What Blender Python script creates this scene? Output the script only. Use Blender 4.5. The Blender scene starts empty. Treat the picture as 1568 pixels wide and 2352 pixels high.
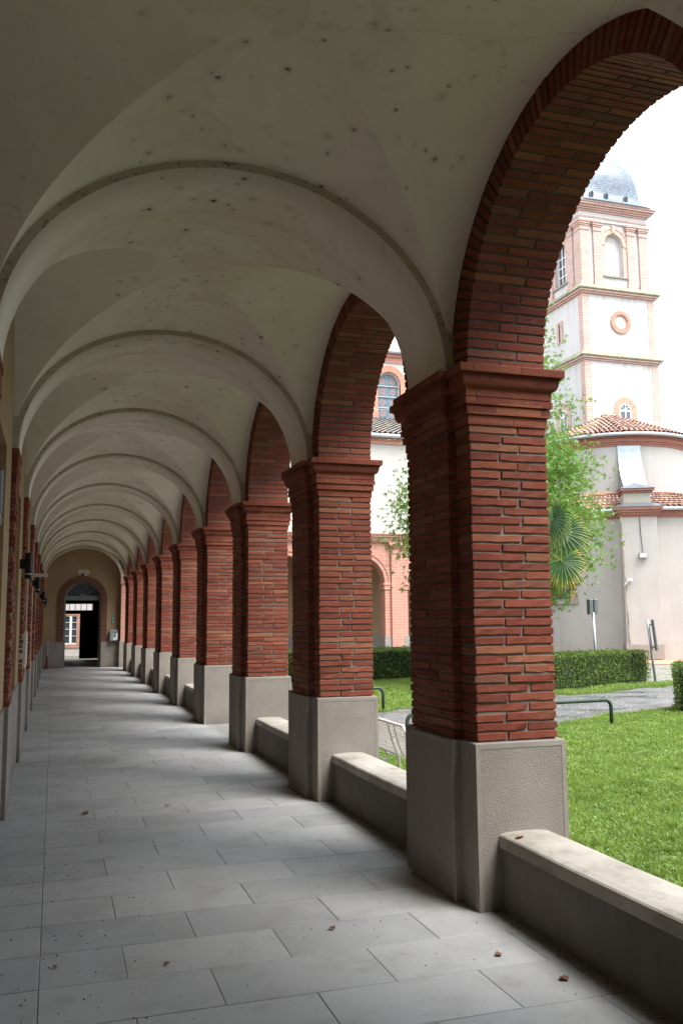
import bpy, math, random
import numpy as np
from mathutils import Vector, Matrix, noise

random.seed(7); rng = np.random.default_rng(7)
PI = math.pi; R = math.radians
scene = bpy.context.scene
col = scene.collection

# ------------------------------------------------------------------ camera
CAM = (0.0, 0.0, 1.6)
yaw, pitch, roll, F = 0.3122, 0.1209, -0.0088, 2033.48 / 2352.0
cam_d = bpy.data.cameras.new('camera'); cam = bpy.data.objects.new('camera', cam_d); col.objects.link(cam)
fw = Vector((math.sin(yaw) * math.cos(pitch), math.cos(yaw) * math.cos(pitch), math.sin(pitch)))
rt0 = Vector((math.cos(yaw), -math.sin(yaw), 0)); up0 = rt0.cross(fw)
rt = math.cos(roll) * rt0 + math.sin(roll) * up0
up = -math.sin(roll) * rt0 + math.cos(roll) * up0
m = Matrix((rt, up, -fw)).transposed().to_4x4(); m.translation = Vector(CAM)
cam.matrix_world = m
cam_d.sensor_fit = 'VERTICAL'; cam_d.sensor_height = 24.0; cam_d.lens = 24.0 * F
cam_d.clip_start = 0.05; cam_d.clip_end = 2000
scene.camera = cam

# ------------------------------------------------------------------ light
SUN_EL, SUN_AZ = 60, 148          # azimuth clockwise from +y
w = bpy.data.worlds.new("World"); scene.world = w; w.use_nodes = True
nt = w.node_tree; nt.nodes.clear()
sky = nt.nodes.new('ShaderNodeTexSky'); sky.sky_type = 'NISHITA'; sky.sun_disc = False
sky.sun_elevation = R(SUN_EL); sky.sun_rotation = R(SUN_AZ); sky.dust_density = 6; sky.air_density = 1.0; sky.ozone_density = 1.0
hs = nt.nodes.new('ShaderNodeHueSaturation'); hs.inputs['Saturation'].default_value = 0.22
mx = nt.nodes.new('ShaderNodeMix'); mx.data_type = 'RGBA'; mx.inputs['Factor'].default_value = 0.75
mx.inputs['B'].default_value = (7.6, 8.3, 9.2, 1)      # even cloud cover
bg = nt.nodes.new('ShaderNodeBackground'); bg.inputs['Strength'].default_value = 0.135
ow = nt.nodes.new('ShaderNodeOutputWorld')
nt.links.new(sky.outputs[0], hs.inputs['Color']); nt.links.new(hs.outputs[0], mx.inputs['A'])
nt.links.new(mx.outputs['Result'], bg.inputs[0]); nt.links.new(bg.outputs[0], ow.inputs[0])
sl = bpy.data.lights.new('sun', 'SUN'); sl.energy = 2.3; sl.angle = R(32); sl.color = (1, .965, .92)
so = bpy.data.objects.new('sun', sl); col.objects.link(so)
sd = Vector((math.sin(R(SUN_AZ)) * math.cos(R(SUN_EL)), math.cos(R(SUN_AZ)) * math.cos(R(SUN_EL)), math.sin(R(SUN_EL))))
so.rotation_euler = sd.to_track_quat('Z', 'Y').to_euler()
vs = scene.view_settings; vs.view_transform = 'Standard'; vs.look = 'None'; vs.gamma = 1; vs.exposure = 1.42
scene.cycles.max_bounces = 10; scene.cycles.diffuse_bounces = 6; scene.cycles.glossy_bounces = 3
scene.cycles.caustics_reflective = False; scene.cycles.caustics_refractive = False

# ------------------------------------------------------------------ materials
def mat(name):
    mt = bpy.data.materials.new(name); mt.use_nodes = True
    n = mt.node_tree; n.nodes.clear()
    o = n.nodes.new('ShaderNodeOutputMaterial'); b = n.nodes.new('ShaderNodeBsdfPrincipled')
    n.links.new(b.outputs[0], o.inputs[0]); b.inputs['Roughness'].default_value = .85
    b.inputs['Specular IOR Level'].default_value = .3
    return mt, n, b
def node(n, t, **k):
    x = n.nodes.new(t)
    for a, v in k.items():
        if a in x.inputs: x.inputs[a].default_value = v
        else: setattr(x, a, v)
    return x
def ramp(n, src, stops, interp='LINEAR'):
    r = n.nodes.new('ShaderNodeValToRGB'); r.color_ramp.interpolation = interp
    e = r.color_ramp.elements
    while len(e) < len(stops): e.new(.5)
    for i, (p, c) in enumerate(stops):
        e[i].position = p; e[i].color = (c[0], c[1], c[2], 1) if hasattr(c, '__len__') else (c, c, c, 1)
    n.links.new(src, r.inputs[0]); return r.outputs[0]
def mixc(n, f, a, b, mode='MIX'):
    x = n.nodes.new('ShaderNodeMix'); x.data_type = 'RGBA'; x.blend_type = mode; x.clamp_factor = True
    for s, v in (('Factor', f), ('A', a), ('B', b)):
        if hasattr(v, 'is_linked') or isinstance(v, bpy.types.NodeSocket): n.links.new(v, x.inputs[s])
        elif s == 'Factor': x.inputs[s].default_value = v
        else: x.inputs[s].default_value = (*v, 1)
    return x.outputs['Result']
def math_(n, op, a, b=0.0, c=None):
    x = n.nodes.new('ShaderNodeMath'); x.operation = op
    for i, v in enumerate((a, b) if c is None else (a, b, c)):
        if isinstance(v, bpy.types.NodeSocket): n.links.new(v, x.inputs[i])
        else: x.inputs[i].default_value = v
    return x.outputs[0]
def noise_(n, vec, scale, detail=4, rough=.55, dist=0):
    x = node(n, 'ShaderNodeTexNoise', Scale=scale, Detail=detail, Roughness=rough, Distortion=dist)
    n.links.new(vec, x.inputs['Vector']); return x.outputs['Fac']
def pos(n): return n.nodes.new('ShaderNodeNewGeometry').outputs['Position']
def objc(n): return n.nodes.new('ShaderNodeTexCoord').outputs['Object']
def bump(n, b, h, strength=.3, dist=.01):
    x = node(n, 'ShaderNodeBump', Strength=strength, Distance=dist)
    n.links.new(h, x.inputs['Height']); n.links.new(x.outputs[0], b.inputs['Normal']); return x

def m_plain(name, c, rough=.8, metal=0, var=.12, scale=6, bmp=0, bscale=60):
    mt, n, b = mat(name)
    p = pos(n)
    f = noise_(n, p, scale, 5)
    lo = tuple(max(0, v * (1 - var)) for v in c); hi = tuple(min(1, v * (1 + var)) for v in c)
    n.links.new(ramp(n, f, [(.3, lo), (.7, hi)]), b.inputs['Base Color'])
    b.inputs['Roughness'].default_value = rough; b.inputs['Metallic'].default_value = metal
    if bmp: bump(n, b, noise_(n, p, bscale, 4), bmp, .004)
    return mt
def m_brick_island(name, k=1.0):
    mt, n, b = mat(name)
    g = n.nodes.new('ShaderNodeNewGeometry'); p = g.outputs['Position']
    c = ramp(n, g.outputs['Random Per Island'], [(0, (.14, .030, .018)), (.25, (.215, .046, .025)), (.5, (.18, .037, .021)), (.72, (.265, .066, .034)), (.9, (.28, .11, .058)), (1, (.11, .036, .027))])
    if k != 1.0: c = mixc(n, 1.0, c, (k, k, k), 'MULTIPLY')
    f = noise_(n, p, 14, 6, .65)
    c = mixc(n, ramp(n, f, [(.45, 0), (.8, .5)]), c, (.25, .092, .054))
    f2 = noise_(n, p, 70, 4, .7)
    c = mixc(n, ramp(n, f2, [(.30, .6), (.46, 0)]), c, (.09, .028, .02))
    f3 = noise_(n, p, 2.2, 3, .5)
    c = mixc(n, ramp(n, f3, [(.5, 0), (.72, .38)]), c, (.21, .10, .055))
    f4 = noise_(n, p, 30, 3, .6)
    c = mixc(n, ramp(n, f4, [(.66, 0), (.75, .35)]), c, (.36, .26, .20))
    n.links.new(c, b.inputs['Base Color']); b.inputs['Roughness'].default_value = .78
    h = math_(n, 'ADD', noise_(n, p, 55, 5, .7), math_(n, 'MULTIPLY', noise_(n, p, 160, 3, .6), .5))
    bump(n, b, h, .75, .006)
    return mt
def m_brick_tex(name, c1, c2, cm, bw=.30, rh=.062, mortar=.011, spatial=None, aged=.25):
    """bricks drawn on a wall seen from far: courses in z, running in x+y"""
    mt, n, b = mat(name)
    p = pos(n); s = n.nodes.new('ShaderNodeSeparateXYZ'); n.links.new(p, s.inputs[0])
    cb = n.nodes.new('ShaderNodeCombineXYZ')
    n.links.new(math_(n, 'ADD', s.outputs[0], s.outputs[1]), cb.inputs[0]); n.links.new(s.outputs[2], cb.inputs[1])
    t = n.nodes.new('ShaderNodeTexBrick'); t.inputs['Scale'].default_value = 1.0
    t.inputs['Brick Width'].default_value = bw; t.inputs['Row Height'].default_value = rh
    t.inputs['Mortar Size'].default_value = mortar; t.inputs['Mortar Smooth'].default_value = .3
    t.inputs['Color1'].default_value = (*c1, 1); t.inputs['Color2'].default_value = (*c2, 1); t.inputs['Mortar'].default_value = (*cm, 1)
    n.links.new(cb.outputs[0], t.inputs['Vector'])
    f = noise_(n, p, 1.7, 6, .6)
    c = mixc(n, ramp(n, f, [(.45, 0), (.75, aged * 2)]), t.outputs['Color'], tuple(v * .72 + .04 for v in c2))
    n.links.new(c, b.inputs['Base Color'])
    bump(n, b, math_(n, 'SUBTRACT', 1, t.outputs['Fac']), .5, .008)
    return mt

MORTAR = m_plain('mortar', (.215, .19, .165), .95, var=.2, scale=25, bmp=.5, bscale=120)
BRICK = m_brick_island('hand_made_brick'); ARCHBRICK_SHADED = m_brick_island('shaded_arch_brick', .86)  # arch version is a shaded copy of the pier brick, for dark soffits
ARCHMORTAR_SHADED = m_plain('shaded_arch_mortar', (.085, .074, .062), .95, var=.3, scale=25)  # joints darkened in colour to imitate the shade under the arches
FARB = m_brick_tex('pink_red_brick', (.52, .20, .14), (.43, .155, .105), (.56, .44, .37))
TOWB = m_brick_tex('tower_brick', (.52, .30, .24), (.43, .235, .18), (.58, .52, .47), bw=.36, rh=.11, mortar=.022)

def m_stone():
    mt, n, b = mat('rendered_stone'); p = pos(n)
    f = noise_(n, p, 3, 6, .6)
    c = ramp(n, f, [(.3, (.225, .20, .175)), (.7, (.29, .26, .23))])
    c = mixc(n, ramp(n, noise_(n, p, 120, 3), [(.3, .25), (.5, 0)]), c, (.17, .15, .135))
    s = n.nodes.new('ShaderNodeSeparateXYZ'); n.links.new(p, s.inputs[0])
    z = math_(n, 'ADD', s.outputs[2], math_(n, 'MULTIPLY', noise_(n, p, 5, 4), .22))
    c = mixc(n, ramp(n, z, [(.12, .7), (.30, 0)]), c, (.17, .15, .13))     # splash dirt at the foot
    n.links.new(c, b.inputs['Base Color'])
    v = node(n, 'ShaderNodeTexVoronoi', Scale=130.0); n.links.new(p, v.inputs['Vector'])
    h = math_(n, 'ADD', v.outputs['Distance'], noise_(n, p, 75, 5, .7))
    bump(n, b, h, .5, .004); b.inputs['Roughness'].default_value = .9
    return mt
STONE = m_stone()
def m_smooth_stone():
    mt, n, b = mat('dressed_stone'); p = pos(n)
    c = ramp(n, noise_(n, p, 5, 6, .6), [(.3, (.24, .215, .19)), (.7, (.315, .285, .252))])
    c = mixc(n, ramp(n, noise_(n, p, 1.3, 5), [(.5, 0), (.7, .4)]), c, (.26, .24, .20))
    n.links.new(c, b.inputs['Base Color']); bump(n, b, noise_(n, p, 90, 4), .25, .004)
    return mt
SSTONE = m_smooth_stone()
def m_coping():
    mt, n, b = mat('coping_concrete'); p = pos(n)
    c = ramp(n, noise_(n, p, 2.2, 7, .62), [(.3, (.22, .20, .17)), (.5, (.34, .315, .27)), (.75, (.44, .41, .36))])
    c = mixc(n, ramp(n, noise_(n, p, 6, 7, .72), [(.52, 0), (.68, .6)]), c, (.17, .155, .13))
    c = mixc(n, ramp(n, noise_(n, p, 45, 4, .7), [(.66, 0), (.74, .7)]), c, (.15, .14, .12))
    n.links.new(c, b.inputs['Base Color']); bump(n, b, noise_(n, p, 70, 5), .4, .005)
    return mt
COPING = m_coping()
def m_lowwall():
    mt, n, b = mat('wall_render'); p = pos(n)
    c = ramp(n, noise_(n, p, 2.5, 7, .62), [(.3, (.115, .10, .087)), (.7, (.185, .165, .145))])
    mp = node(n, 'ShaderNodeMapping'); mp.inputs['Scale'].default_value = (1, 6, .8); n.links.new(p, mp.inputs[0])
    c = mixc(n, ramp(n, noise_(n, mp.outputs[0], 3, 5), [(.5, 0), (.72, .7)]), c, (.13, .12, .10))
    n.links.new(c, b.inputs['Base Color']); bump(n, b, noise_(n, p, 60, 5), .5, .006)
    return mt
LOWWALL = m_lowwall()
def m_plaster():
    """pale vault plaster: mildew spots with feathery edges, ochre damp marks"""
    mt, n, b = mat('vault_plaster'); p = pos(n)
    base = ramp(n, noise_(n, p, .9, 5), [(.35, (.71, .645, .565)), (.65, (.78, .72, .645))])
    s = n.nodes.new('ShaderNodeSeparateXYZ'); n.links.new(p, s.inputs[0])
    near_crown = ramp(n, math_(n, 'ABSOLUTE', math_(n, 'SUBTRACT', s.outputs[0], 1.05)), [(.12, 1), (1.0, 0)])
    damp = math_(n, 'MULTIPLY', near_crown, ramp(n, noise_(n, p, 1.1, 4, .5, 1.2), [(.50, 0), (.535, .8), (.60, .5), (.68, .7)]))
    c = mixc(n, math_(n, 'MULTIPLY', damp, .42), base, (.55, .45, .29))
    c = mixc(n, ramp(n, noise_(n, p, 4.5, 6, .7), [(.5, 0), (.8, .25)]), c, (.44, .42, .35))
    vc = node(n, 'ShaderNodeTexVoronoi', Scale=.8); vc.feature = 'DISTANCE_TO_EDGE'
    wo_ = node(n, 'ShaderNodeTexNoise', Scale=3.0, Detail=6.0, Roughness=.7); n.links.new(p, wo_.inputs['Vector'])
    of_ = n.nodes.new('ShaderNodeVectorMath'); of_.operation = 'MULTIPLY_ADD'
    n.links.new(wo_.outputs['Color'], of_.inputs[0]); of_.inputs[1].default_value = (.35, .35, .35); n.links.new(p, of_.inputs[2]); n.links.new(of_.outputs[0], vc.inputs['Vector'])
    crack = math_(n, 'MULTIPLY', ramp(n, vc.outputs['Distance'], [(.0, 1), (.0035, 0)]), ramp(n, noise_(n, p, .7, 3), [(.5, 0), (.6, 1)]))
    c = mixc(n, math_(n, 'MULTIPLY', crack, .55), c, (.30, .27, .21))
    # mildew
    wob = node(n, 'ShaderNodeTexNoise', Scale=26.0, Detail=5.0, Roughness=.75); n.links.new(p, wob.inputs['Vector'])
    off = n.nodes.new('ShaderNodeVectorMath'); off.operation = 'MULTIPLY_ADD'
    n.links.new(wob.outputs['Color'], off.inputs[0]); off.inputs[1].default_value = (.022, .022, .022); n.links.new(p, off.inputs[2])
    gate = ramp(n, noise_(n, p, 1.5, 2), [(.34, .2), (.48, 1)])
    spots = None
    for sc, r0, r1, cov in ((5.2, .080, .27, .05), (8.5, .085, .28, .16)):
        v = node(n, 'ShaderNodeTexVoronoi', Scale=float(sc)); v.inputs['Randomness'].default_value = 1.0
        n.links.new(off.outputs[0], v.inputs['Vector'])
        spk = ramp(n, noise_(n, p, 150, 4, .75), [(.47, 0), (.60, 1)])
        d = math_(n, 'MAXIMUM', ramp(n, v.outputs['Distance'], [(r0 * .6, 1), (r0 * 1.5, 0)]), math_(n, 'MULTIPLY', spk, ramp(n, v.outputs['Distance'], [(r0, .9), (r1 * .6, .35), (r1, 0)])))
        cs = n.nodes.new('ShaderNodeSeparateColor'); n.links.new(v.outputs['Color'], cs.inputs[0])
        d = math_(n, 'MULTIPLY', d, ramp(n, cs.outputs[0], [(cov, 0), (cov + .06, 1)]))
        spots = d if spots is None else math_(n, 'MAXIMUM', spots, math_(n, 'MULTIPLY', d, .7))
    spots = math_(n, 'MULTIPLY', spots, gate)
    wid = ramp(n, math_(n, 'ABSOLUTE', math_(n, 'SUBTRACT', s.outputs[0], 1.15)), [(.65, 1), (1.15, .15)])
    spots = math_(n, 'MULTIPLY', spots, wid)
    c = mixc(n, math_(n, 'MULTIPLY', spots, 1.0), c, (.05, .04, .025))
    n.links.new(c, b.inputs['Base Color']); b.inputs['Roughness'].default_value = .95
    bump(n, b, math_(n, 'ADD', noise_(n, p, 38, 5), math_(n, 'MULTIPLY', noise_(n, p, 3, 3), 2)), .18, .004)
    return mt
PLASTER = m_plaster()
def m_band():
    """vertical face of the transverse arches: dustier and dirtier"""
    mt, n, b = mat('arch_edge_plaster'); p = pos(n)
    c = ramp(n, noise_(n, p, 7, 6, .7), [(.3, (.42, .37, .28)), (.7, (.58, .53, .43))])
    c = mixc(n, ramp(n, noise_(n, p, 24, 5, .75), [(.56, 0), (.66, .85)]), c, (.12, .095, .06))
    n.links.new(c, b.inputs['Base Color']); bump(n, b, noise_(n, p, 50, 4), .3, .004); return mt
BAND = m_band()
def m_tan():
    mt, n, b = mat('ochre_plaster'); p = pos(n)
    c = ramp(n, noise_(n, p, 1.1, 6, .6), [(.3, (.27, .185, .105)), (.7, (.36, .255, .15))])
    c = mixc(n, ramp(n, noise_(n, p, 9, 5, .7), [(.55, 0), (.8, .35)]), c, (.26, .19, .12))
    n.links.new(c, b.inputs['Base Color']); bump(n, b, noise_(n, p, 45, 5), .3, .004); return mt
TAN = m_tan()
def m_slab():
    mt, n, b = mat('paving_slab')
    g = n.nodes.new('ShaderNodeNewGeometry'); p = g.outputs['Position']
    c = ramp(n, g.outputs['Random Per Island'], [(0, (.275, .282, .284)), (.5, (.325, .332, .332)), (1, (.38, .384, .378))])
    c = mixc(n, ramp(n, noise_(n, p, .8, 7, .66), [(.42, 0), (.62, .55)]), c, (.42, .425, .43))
    c = mixc(n, ramp(n, noise_(n, p, 2.6, 6, .7), [(.5, 0), (.72, .6)]), c, (.235, .225, .205))
    c = mixc(n, ramp(n, noise_(n, p, 170, 3, .6), [(.62, 0), (.72, .5)]), c, (.55, .55, .53))
    c = mixc(n, ramp(n, noise_(n, p, 130, 2, .6), [(.30, .6), (.38, 0)]), c, (.15, .15, .15))
    v = node(n, 'ShaderNodeTexVoronoi', Scale=3.1); n.links.new(p, v.inputs['Vector'])
    cs = n.nodes.new('ShaderNodeSeparateColor'); n.links.new(v.outputs['Color'], cs.inputs[0])
    dd = math_(n, 'ADD', v.outputs['Distance'], math_(n, 'MULTIPLY', noise_(n, p, 30, 4), .09))
    drop = math_(n, 'MULTIPLY', ramp(n, dd, [(.07, 1), (.095, 0)]), ramp(n, cs.outputs[0], [(.72, 0), (.76, .7)]))
    c = mixc(n, drop, c, (.62, .62, .60))
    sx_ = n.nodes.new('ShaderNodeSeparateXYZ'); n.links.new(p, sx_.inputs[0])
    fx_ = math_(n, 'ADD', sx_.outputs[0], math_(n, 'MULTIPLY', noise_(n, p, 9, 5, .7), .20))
    c = mixc(n, math_(n, 'MULTIPLY', math_(n, 'SMOOTH_MIN', 1.0, math_(n, 'MAXIMUM', 0.0, math_(n, 'MULTIPLY', math_(n, 'SUBTRACT', fx_, 2.33), 7.0)), .1), .6), c, (.11, .095, .075))  # wall-foot dirt, also darkened to deepen the low wall's shadow line
    n.links.new(c, b.inputs['Base Color'])
    n.links.new(ramp(n, noise_(n, p, 3, 5), [(.3, .55), (.7, .8)]), b.inputs['Roughness'])
    b.inputs['Specular IOR Level'].default_value = .4
    bump(n, b, math_(n, 'ADD', noise_(n, p, 120, 4), noise_(n, p, 12, 4)), .22, .003)
    return mt
SLAB = m_slab()
GROUT = m_plain('joint_dirt', (.075, .07, .06), .95, var=.3, scale=12)
def m_facade(name, c, stain=.35, sc=.6):
    mt, n, b = mat(name); p = pos(n)
    f = noise_(n, p, sc, 7, .62)
    cc = ramp(n, f, [(.3, tuple(v * .86 for v in c)), (.7, c)])
    mp = node(n, 'ShaderNodeMapping'); mp.inputs['Scale'].default_value = (2.2, 2.2, .25); n.links.new(p, mp.inputs[0])
    cc = mixc(n, ramp(n, noise_(n, mp.outputs[0], 1.2, 6, .65), [(.52, 0), (.74, stain)]), cc, tuple(v * .66 for v in c))
    mp2 = node(n, 'ShaderNodeMapping'); mp2.inputs['Scale'].default_value = (1, 1, 5); n.links.new(p, mp2.inputs[0])
    cc = mixc(n, ramp(n, noise_(n, mp2.outputs[0], 3.5, 5, .7), [(.55, 0), (.8, .25)]), cc, tuple(v * .8 for v in c))
    n.links.new(cc, b.inputs['Base Color']); bump(n, b, noise_(n, p, 14, 5), .25, .01); return mt
APSEW = m_facade('grey_beige_render', (.43, .41, .385))
TOWERW = m_facade('white_render', (.58, .565, .55), .6)
def grime(mt, zs_):
    n = mt.node_tree; b = [x for x in n.nodes if x.type == 'BSDF_PRINCIPLED'][0]; src = b.inputs['Base Color'].links[0].from_socket
    p = pos(n); s = n.nodes.new('ShaderNodeSeparateXYZ'); n.links.new(p, s.inputs[0])
    mp = node(n, 'ShaderNodeMapping'); mp.inputs['Scale'].default_value = (3.2, 3.2, .12); n.links.new(p, mp.inputs[0])
    st_ = ramp(n, noise_(n, mp.outputs[0], 1.0, 5, .7), [(.50, 0), (.66, 1)]); tot = None
    for z0, ln in zs_:
        d = math_(n, 'DIVIDE', math_(n, 'SUBTRACT', z0, s.outputs[2]), ln)
        f = math_(n, 'MULTIPLY', ramp(n, d, [(0, 0), (.01, 1), (.35, .5), (1, 0)]), st_); tot = f if tot is None else math_(n, 'MAXIMUM', tot, f)
    n.links.new(mixc(n, math_(n, 'MULTIPLY', tot, .75), src, (.27, .25, .17)), b.inputs['Base Color'])
grime(TOWERW, [(18.12, 1.9), (22.6, .9), (24.0, .6)])
WINGW = m_facade('pale_render', (.50, .48, .44), .3)
def m_moss():
    mt, n, b = mat('mossy_ledge'); p = pos(n)
    c = ramp(n, noise_(n, p, 3, 6, .7), [(.3, (.12, .13, .08)), (.5, (.26, .26, .18)), (.62, (.36, .33, .25)), (.7, (.34, .29, .09))])
    n.links.new(c, b.inputs['Base Color']); return mt
MOSS = m_moss()
def m_tile(name, base, dark):
    mt, n, b = mat(name)
    g = n.nodes.new('ShaderNodeNewGeometry'); p = g.outputs['Position']
    c = ramp(n, g.outputs['Random Per Island'], [(0, dark), (.35, base), (.7, tuple(v * 1.2 for v in base)), (1, (.42, .30, .22))])
    c = mixc(n, ramp(n, noise_(n, p, 3, 6, .7), [(.45, 0), (.7, .7)]), c, (.22, .19, .16))
    n.links.new(c, b.inputs['Base Color']); b.inputs['Roughness'].default_value = .6; return mt
TILE = m_tile('canal_tile', (.35, .19, .14), (.23, .13, .10))
TILEG = m_tile('grey_weathered_tile', (.24, .22, .20), (.16, .14, .13))
def m_slate():
    mt, n, b = mat('scalloped_slate'); p = pos(n); s = n.nodes.new('ShaderNodeSeparateXYZ'); n.links.new(p, s.inputs[0])
    cb = n.nodes.new('ShaderNodeCombineXYZ'); n.links.new(math_(n, 'ADD', s.outputs[0], s.outputs[1]), cb.inputs[0]); n.links.new(s.outputs[2], cb.inputs[1])
    t = n.nodes.new('ShaderNodeTexBrick'); t.inputs['Scale'].default_value = 1
    t.inputs['Brick Width'].default_value = .22; t.inputs['Row Height'].default_value = .15; t.inputs['Mortar Size'].default_value = .018
    t.inputs['Color1'].default_value = (.11, .145, .19, 1); t.inputs['Color2'].default_value = (.19, .235, .29, 1); t.inputs['Mortar'].default_value = (.05, .065, .085, 1)
    n.links.new(cb.outputs[0], t.inputs[0]); n.links.new(t.outputs['Color'], b.inputs['Base Color'])
    b.inputs['Roughness'].default_value = .38; b.inputs['Specular IOR Level'].default_value = .6
    bump(n, b, math_(n, 'SUBTRACT', 1, t.outputs['Fac']), .6, .02); return mt
SLATE = m_slate()
def m_leaf(name, cols, trans=.35, rough=.5, patch=None):
    mt, n, b = mat(name); g = n.nodes.new('ShaderNodeNewGeometry')
    st = [(i / (len(cols) - 1), c) for i, c in enumerate(cols)]
    c = ramp(n, g.outputs['Random Per Island'], st)
    if patch: c = mixc(n, ramp(n, noise_(n, g.outputs['Position'], patch[0], 5, .65), [(.42, .75), (.6, 0)]), c, patch[1])
    n.links.new(c, b.inputs['Base Color']); b.inputs['Roughness'].default_value = rough
    t = n.nodes.new('ShaderNodeBsdfTranslucent'); mxs = n.nodes.new('ShaderNodeMixShader'); mxs.inputs[0].default_value = trans
    n.links.new(mixc(n, .5, c, (.30, .42, .05)), t.inputs[0])
    n.links.new(b.outputs[0], mxs.inputs[1]); n.links.new(t.outputs[0], mxs.inputs[2])
    out = [x for x in n.nodes if x.type == 'OUTPUT_MATERIAL'][0]; n.links.new(mxs.outputs[0], out.inputs[0]); return mt
LEAF = m_leaf('maple_like_leaf', [(.085, .18, .03), (.14, .27, .05), (.11, .23, .05), (.20, .33, .085)])
HEDGEL = m_leaf('box_leaf', [(.045, .085, .015), (.08, .15, .024), (.13, .22, .038), (.19, .29, .055), (.25, .27, .08)], .2, patch=(5.5, (.035, .075, .012)))
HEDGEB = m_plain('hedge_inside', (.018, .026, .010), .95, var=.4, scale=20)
GRASSL = m_leaf('grass_blade', [(.12, .23, .025), (.18, .33, .04), (.25, .40, .06), (.32, .43, .10), (.42, .40, .19)], .35, patch=(2.4, (.13, .21, .04)))
CLOVER = m_leaf('clover_leaf', [(.12, .22, .04), (.18, .31, .06), (.26, .37, .12)], .3, patch=(3.1, (.10, .19, .03)))
def m_palm():
    mt, n, b = mat('palm_leaf')
    u = n.nodes.new('ShaderNodeUVMap'); s = n.nodes.new('ShaderNodeSeparateXYZ'); n.links.new(u.outputs[0], s.inputs[0])
    f = math_(n, 'ADD', s.outputs[0], math_(n, 'MULTIPLY', math_(n, 'SUBTRACT', noise_(n, pos(n), 9, 3), .5), .5))
    c = ramp(n, f, [(.50, (.06, .13, .045)), (.80, (.13, .20, .045)), (.93, (.40, .34, .07)), (1, (.42, .22, .07))])
    n.links.new(c, b.inputs['Base Color']); b.inputs['Roughness'].default_value = .45; return mt
PALM = m_palm()
BARK = m_plain('bark', (.12, .095, .07), .95, var=.4, scale=8, bmp=.8, bscale=30)
SOIL = m_plain('lawn_soil', (.055, .085, .02), .95, var=.5, scale=3, bmp=.6, bscale=20)
def m_gravel():
    mt, n, b = mat('gravel'); p = pos(n)
    v = node(n, 'ShaderNodeTexVoronoi', Scale=28.0); n.links.new(p, v.inputs['Vector'])
    cs = n.nodes.new('ShaderNodeSeparateColor'); n.links.new(v.outputs['Color'], cs.inputs[0])
    c = ramp(n, cs.outputs[0], [(0, (.10, .093, .085)), (.5, (.18, .165, .15)), (.8, (.26, .24, .22)), (1, (.44, .41, .38))])
    c = mixc(n, ramp(n, noise_(n, p, .5, 6, .6), [(.5, 0), (.62, .6)]), c, (.12, .17, .05))
    n.links.new(c, b.inputs['Base Color']); bump(n, b, v.outputs['Distance'], .6, .02)
    b.inputs['Roughness'].default_value = .6; return mt
GRAVEL = m_gravel()
def m_road():
    mt, n, b = mat('wet_tarmac'); p = pos(n)
    v = node(n, 'ShaderNodeTexVoronoi', Scale=45.0); n.links.new(p, v.inputs['Vector'])
    cs = n.nodes.new('ShaderNodeSeparateColor'); n.links.new(v.outputs['Color'], cs.inputs[0])
    c = ramp(n, cs.outputs[0], [(0, (.075, .078, .082)), (.7, (.13, .13, .132)), (.93, (.20, .195, .19)), (1, (.50, .49, .47))])
    mp = node(n, 'ShaderNodeMapping'); mp.inputs['Rotation'].default_value = (0, 0, R(-21)); mp.inputs['Scale'].default_value = (.7, 1.3, 1); n.links.new(p, mp.inputs[0])
    pud = ramp(n, noise_(n, mp.outputs[0], 1.1, 5, .55), [(.46, 0), (.60, 1)])
    c = mixc(n, math_(n, 'MULTIPLY', pud, .5), c, (.07, .065, .06))
    n.links.new(c, b.inputs['Base Color'])
    n.links.new(ramp(n, pud, [(0, .46), (1, .2)]), b.inputs['Roughness']); b.inputs['Specular IOR Level'].default_value = .55
    x = bump(n, b, v.outputs['Distance'], .5, .012)
    n.links.new(ramp(n, pud, [(0, .55), (1, .03)]), x.inputs['Strength']); return mt
ROAD = m_road()
ORANGEP = m_plain('brick_paving', (.52, .26, .17), .6, var=.15, scale=3)
GALV = m_plain('galvanised_steel', (.42, .46, .50), .42, .7, var=.15, scale=10)
ZINC = m_plain('zinc_sheet', (.33, .37, .42), .30, .85, var=.08, scale=4)
WMETAL = m_plain('white_enamel', (.72, .69, .66), .45, 0, var=.1, scale=18)
DGREEN = m_plain('dark_green_paint', (.035, .055, .042), .3, 0, var=.25, scale=14)
SIGNB = m_plain('sign_back_green', (.11, .135, .13), .5, .2)
BLACK = m_plain('black_paint', (.012, .012, .014), .35)
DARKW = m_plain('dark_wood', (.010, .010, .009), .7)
FRAMEG = m_plain('grey_green_paint', (.17, .19, .165), .6, var=.08)
WHITEP = m_plain('white_paint', (.76, .76, .74), .5, var=.05)
CREAM = m_plain('cream_plastic', (.50, .48, .42), .5)
PGREY = m_plain('grey_plastic', (.22, .235, .24), .5)
GSIGN = m_plain('green_sign_face', (.03, .24, .16), .4)
REDP = m_plain('red_paint', (.16, .03, .025), .4)
DEAD = m_plain('dead_leaf', (.18, .085, .04), .8, var=.4, scale=40)
PATCH = m_plain('pale_patch', (.52, .47, .38), .95, var=.15, scale=8)
WASHED = m_plain('rain_washed_moss', (.3, .3, .22), .95)
def m_glass(name, c, rough=.1):
    mt, n, b = mat(name); f = noise_(n, pos(n), 2.5, 3)
    n.links.new(ramp(n, f, [(.3, tuple(v * .6 for v in c)), (.7, c)]), b.inputs['Base Color'])
    b.inputs['Roughness'].default_value = rough; b.inputs['Specular IOR Level'].default_value = .8; return mt
GLASS = m_glass('window_glass', (.07, .09, .12))
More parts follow.
